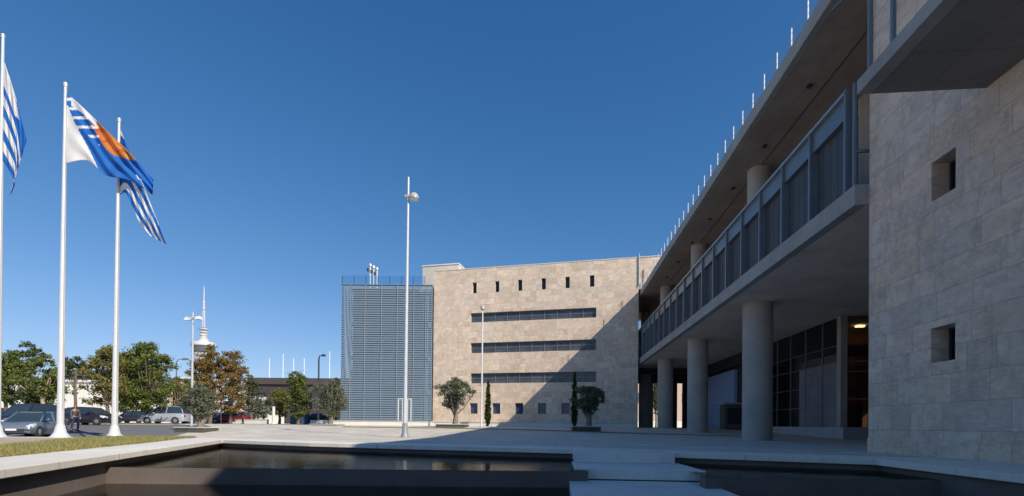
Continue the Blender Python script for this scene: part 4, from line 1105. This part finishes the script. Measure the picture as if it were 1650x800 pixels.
person('person in blue jeans and dark jacket standing beside the tall flagpole', 121, 32.5, 1.2, M['jacket'], M['jeans'], M['hair'])
person('person in dark clothes standing beside the red car', 391, 55.5, -.6, M['maroon'], M['black_cloth'], M['hair'], .1)

# ------------------------------------------------------------------ distant things
def bx_thing(name, label, cat, px0, px1, py0, d, dep, wallm, roofm=None, group=None, rh=.5):
    a, b = at_d(px0, 680, d), at_d(px1, 680, d); dd = b - a; L_ = V((dd.x, dd.y, 0)).length; zg = g(a.x, a.y)
    h = zpx((px0 + px1) / 2, py0, d) - zg
    t = thing(name, label, cat, (a.x, a.y, zg), math.atan2(dd.y, dd.x), group)
    mb = MB(); mb.box(0, L_, 0, dep, -.3, h - rh); mb.build('wall', wallm, t)
    mb = MB(); mb.box(-.4, L_ + .4, -.4, dep + .4, h - rh, h); mb.build('roof', roofm or wallm, t)
    return t, L_, h
t, L_, h = bx_thing('exhibition_hall', 'plain white low hall behind the trees on the left', 'building', -60, 152, 612, 88, 20, M['white_wall'], M['white_wall'], 'low halls behind the trees', .35)
for k in range(5):
    mb = MB(); s = L_ * (k + .4) / 5.2; mb.box(s, s + 1.6, -.06, .02, .0, 2.4 if k % 2 else 1.4); mb.build('door', M['dark_metal'] if k % 2 else M['far_blue'], t)
t, L_, h = bx_thing('exhibition_hall', 'long dark roofed hall left of the louvred block', 'building', 405, 610, 610, 98, 24, M['dark_wall'], M['dark_roof'], 'low halls behind the trees', 1.3)
for k in range(8):
    mb = MB(); s = L_ * (k + .3) / 8.2; mb.box(s, s + 1.9, -.05, .02, 3.0, 6.2); mb.build('window', M['black_glass'], t)
t, L_, h = bx_thing('exhibition_hall', 'dark glazed hall partly hidden by the big green tree', 'building', 100, 205, 598, 112, 18, M['dark_wall'], M['far_blue'], 'low halls behind the trees', 1.2)
for k in range(4):
    mb = MB(); s = L_ * (k + .3) / 4.2; mb.box(s, s + 2.4, -.05, .02, 3.0, 6.5); mb.build('window', M['black_glass'], t)
t, L_, h = bx_thing('pink_house', 'pale pink building just left of the autumn trees', 'building', 280, 312, 608, 120, 12, M['pink_wall'], M['white_wall'], None, .4)
for k in range(3):
    mb = MB(); s = L_ * (k + .25) / 3.0; mb.box(s, s + .9, -.05, .02, 6, 8); mb.build('window', M['far_blue'], t)
# white pitched tent
a = at_d(372, 680, 82); zg = g(a.x, a.y); t = thing('pavilion', 'white pavilion with a sloping roof right of the autumn trees', 'pavilion', (a.x, a.y, zg), YAW)
hh = zpx(400, 638, 82) - zg
mb = MB(); mb.box(.3, 6.2, 0, 6, 0, hh * .42); mb.build('wall', M['white_wall'], t)
mb = MB(); mb.hexa([(0, -.3, hh * .42), (6.6, -.3, hh * .42), (6.6, 6.3, hh * .42), (0, 6.3, hh * .42), (1.6, 1.5, hh), (3.6, 1.5, hh), (3.6, 4.5, hh), (1.6, 4.5, hh)]); mb.build('roof', M['tower_white'], t)
mb = MB(); mb.box(2.6, 4.2, -.05, .0, 0, hh * .36); mb.build('door', M['dark_metal'], t)
# blue container
a = ground(483, 63); t = thing('container', 'dark blue box container standing behind the lawn', 'container', a, YAW)
mb = MB(); mb.box(-.95, .95, -.7, .7, .05, 1.75); mb.build('body', M['far_blue'], t)
mb = MB(); mb.box(-1.0, 1.0, -.75, .75, 1.75, 1.87); mb.build('lid', M['steel_blue'], t)
mb = MB(); mb.box(-.9, -.8, -.6, .6, 0, .06); mb.box(.8, .9, -.6, .6, 0, .06); mb.build('skid', M['dark_metal'], t)
# masts beyond
for px, py in ((433, 580), (455, 572), (472, 580), (489, 580), (530, 568)):
    p = at_d(px, 680, 150); p.z = .5; h = zpx(px, py, 150) - .5
    mb = MB(); mb.tube([(0, 0, 0), (0, 0, h)], [.16, .10], 8); mb.lathe([(.12, h), (.2, h + .1), (.02, h + .35)], 8)
    tag(mb.build('mast', M['mast'], loc=p, smooth=True), 'slim white mast far away above the roof of the long dark hall', 'mast', 'row of far white masts')
# communications tower
D = 290.0; p = at_d(326, 680, D); p.z = .5
t = thing('communications_tower', 'distant white tower with round viewing decks and a tall antenna', 'tower', p)
zz = lambda py: zpx(331, py, D) - .5
k = D / F_PX
mb = MB(); mb.cyl((0, 0), 3.0, 0, zz(580), 24, 2.4); mb.build('shaft', M['tower_white'], t, smooth=True)
mb = MB(); mb.lathe([(2.6, zz(582)), (12 * k, zz(580)), (12 * k, zz(577)), (2.6, zz(576.5))], 28); mb.build('lower_deck', M['tower_white'], t, smooth=True)
mb = MB(); mb.lathe([(2.6, zz(600)), (13 * k, zz(598)), (13 * k, zz(593)), (2.6, zz(592))], 28); mb.build('lower_deck', M['tower_white'], t, smooth=True)
mb = MB(); mb.lathe([(10 * k, zz(569.5)), (15 * k, zz(568)), (16.5 * k, zz(559)), (10 * k, zz(558.5))], 28); mb.build('window_band', M['tower_dark'], t, smooth=True)
mb = MB(); mb.lathe([(8 * k, zz(575)), (14 * k, zz(573)), (15.5 * k, zz(569.6)), (8 * k, zz(569.4))], 28); mb.build('viewing_deck', M['tower_white'], t, smooth=True)
mb = MB(); mb.lathe([(17.5 * k, zz(558.4)), (18 * k, zz(556.5)), (17 * k, zz(552.5)), (8 * k, zz(551.8)), (7.5 * k, zz(548))], 28); mb.build('roof_deck', M['tower_white'], t, smooth=True)
mb = MB(); mb.lathe([(7.5 * k, zz(548)), (5.0 * k, zz(543)), (4.6 * k, zz(541))], 20); mb.build('cone', M['tower_grey'], t, smooth=True)
for a, b, r, m_ in ((541, 538.5, 5.5, 'tower_white'), (538.5, 536.5, 3.6, 'tower_dark'), (536.5, 534.5, 5.2, 'tower_white'), (534.5, 532, 3.2, 'tower_grey'), (532, 529.5, 6.5, 'tower_grey'), (529.5, 528, 2.2, 'tower_dark')):
    mb = MB(); mb.lathe([(r * k, zz(a)), (r * k, zz(b))], 20); mb.build('gallery_ring', M[m_], t, smooth=True)
mb = MB()
for q in range(4):      # lattice mast: four legs, rings and diagonals
    a = PI / 4 + q * PI / 2; c_, s_ = math.cos(a), math.sin(a); a2 = a + PI / 2
    mb.tube([(1.9 * k * c_, 1.9 * k * s_, zz(528)), (.9 * k * c_, .9 * k * s_, zz(485))], [.13, .10], 5)
    for m_ in range(9):
        f0, f1 = m_ / 9, (m_ + 1) / 9; r0, r1 = (1.9 - f0) * k, (1.9 - f1) * k; z0, z1 = zz(528) + (zz(485) - zz(528)) * f0, zz(528) + (zz(485) - zz(528)) * f1
        mb.tube([(r0 * c_, r0 * s_, z0), (r1 * math.cos(a2), r1 * math.sin(a2), z1)], [.06, .06], 4)
mb.lathe([(.8 * k, zz(528)), (.7 * k, zz(499)), (2.4 * k, zz(498.8)), (2.4 * k, zz(498)), (.7 * k, zz(497.8)), (.7 * k, zz(472)), (.25 * k, zz(461))], 10)
mb.build('antenna', [M['tower_red']], t, smooth=True)
# sunlit building beyond the undercroft
t, L_, h = bx_thing('stone_building', 'sunlit pinkish building glimpsed through the gap between the far columns', 'building', 1015, 1120, 560, 90, 10, M['pink_wall'], M['pink_wall'], None, .4)
for k_ in range(4):
    mb = MB(); s = L_ * (k_ + .35) / 4.2; mb.box(s, s + 1.1, -.06, .02, 4.5, 6.3); mb.build('window', M['far_blue'], t)
low_wall((1018, 78), (1110, 78), 1.1, 'bright white wall beyond the far columns')
# far hedge / wood at the horizon on the left
mb = MB(); rnd = np.random.RandomState(77); cl = []
for i in range(70):
    px = -200 + 640 * i / 70.0; p = at_d(px, 680, 105 + rnd.rand() * 25); cl.append((p.x, p.y, .5 + rnd.rand() * 1.5, 5, 4, 2.2 + rnd.rand() * 2.2))
v, f = leaf_cloud(rnd, cl, 9000, .4); mb.v, mb.f, mb.mi = [tuple(x) for x in v], f, [0] * len(f)
tag(mb.build('far_wood', M['leaf_dark'], fix=False), kind='stuff')

# ------------------------------------------------------------------ light and camera
trav = V((-1.013, .80, -1.0)); sunv = -trav.normalized()
el = math.asin(sunv.z); az = math.atan2(sunv.x, sunv.y)
w = bpy.data.worlds.new('World'); bpy.context.scene.world = w; w.use_nodes = True
nt = w.node_tree; bg = nt.nodes['Background']
sky = nt.nodes.new('ShaderNodeTexSky'); sky.sky_type = 'NISHITA'; sky.sun_disc = False
sky.sun_elevation = el; sky.sun_rotation = az; sky.air_density = 1.0; sky.dust_density = .15; sky.ozone_density = 2.5; sky.altitude = 50
BGS = .085
sp = nt.nodes.new('ShaderNodeSeparateColor'); nt.links.new(sky.outputs[0], sp.inputs[0]); cb = nt.nodes.new('ShaderNodeCombineColor')
for i, (gm, kk_) in enumerate(((1.52, 1.98), (1.045, 1.25), (.894, 1.37))):     # deep polarised blue of a dry autumn day
    v_ = math_n(nt, 'MULTIPLY', math_n(nt, 'POWER', sp.outputs[i], gm), kk_ * BGS ** (gm - 1))
    v_ = math_n(nt, 'DIVIDE', v_, math_n(nt, 'MULTIPLY_ADD', v_, BGS * 1.09 * (1.0, .45, .22)[i], 1.0)); nt.links.new(v_, cb.inputs[i])
nt.links.new(cb.outputs[0], bg.inputs[0]); bg.inputs[1].default_value = BGS
sd = bpy.data.lights.new('Sun', 'SUN'); sd.energy = 5.0; sd.angle = math.radians(.5); sd.color = (1, .91, .78)
so = bpy.data.objects.new('Sun', sd); C.objects.link(so); so.rotation_euler = trav.to_track_quat('-Z', 'Y').to_euler()

cd = bpy.data.cameras.new('Camera'); co_ = bpy.data.objects.new('Camera', cd); C.objects.link(co_)
cd.sensor_fit = 'HORIZONTAL'; cd.sensor_width = 36; cd.lens = 36 * F_PX / W0; cd.shift_y = (PPY - H0 / 2) / W0
cd.clip_start = .05; cd.clip_end = 6000
co_.matrix_world = Matrix(((RGT.x, UPV.x, -FWD.x, EYE.x), (RGT.y, UPV.y, -FWD.y, EYE.y), (RGT.z, UPV.z, -FWD.z, EYE.z), (0, 0, 0, 1)))
sc_ = bpy.context.scene; sc_.camera = co_
sc_.view_settings.view_transform = 'Standard'; sc_.view_settings.look = 'None'; sc_.view_settings.gamma = 1; sc_.view_settings.exposure = .12
sc_.cycles.max_bounces = 8; sc_.cycles.transparent_max_bounces = 12
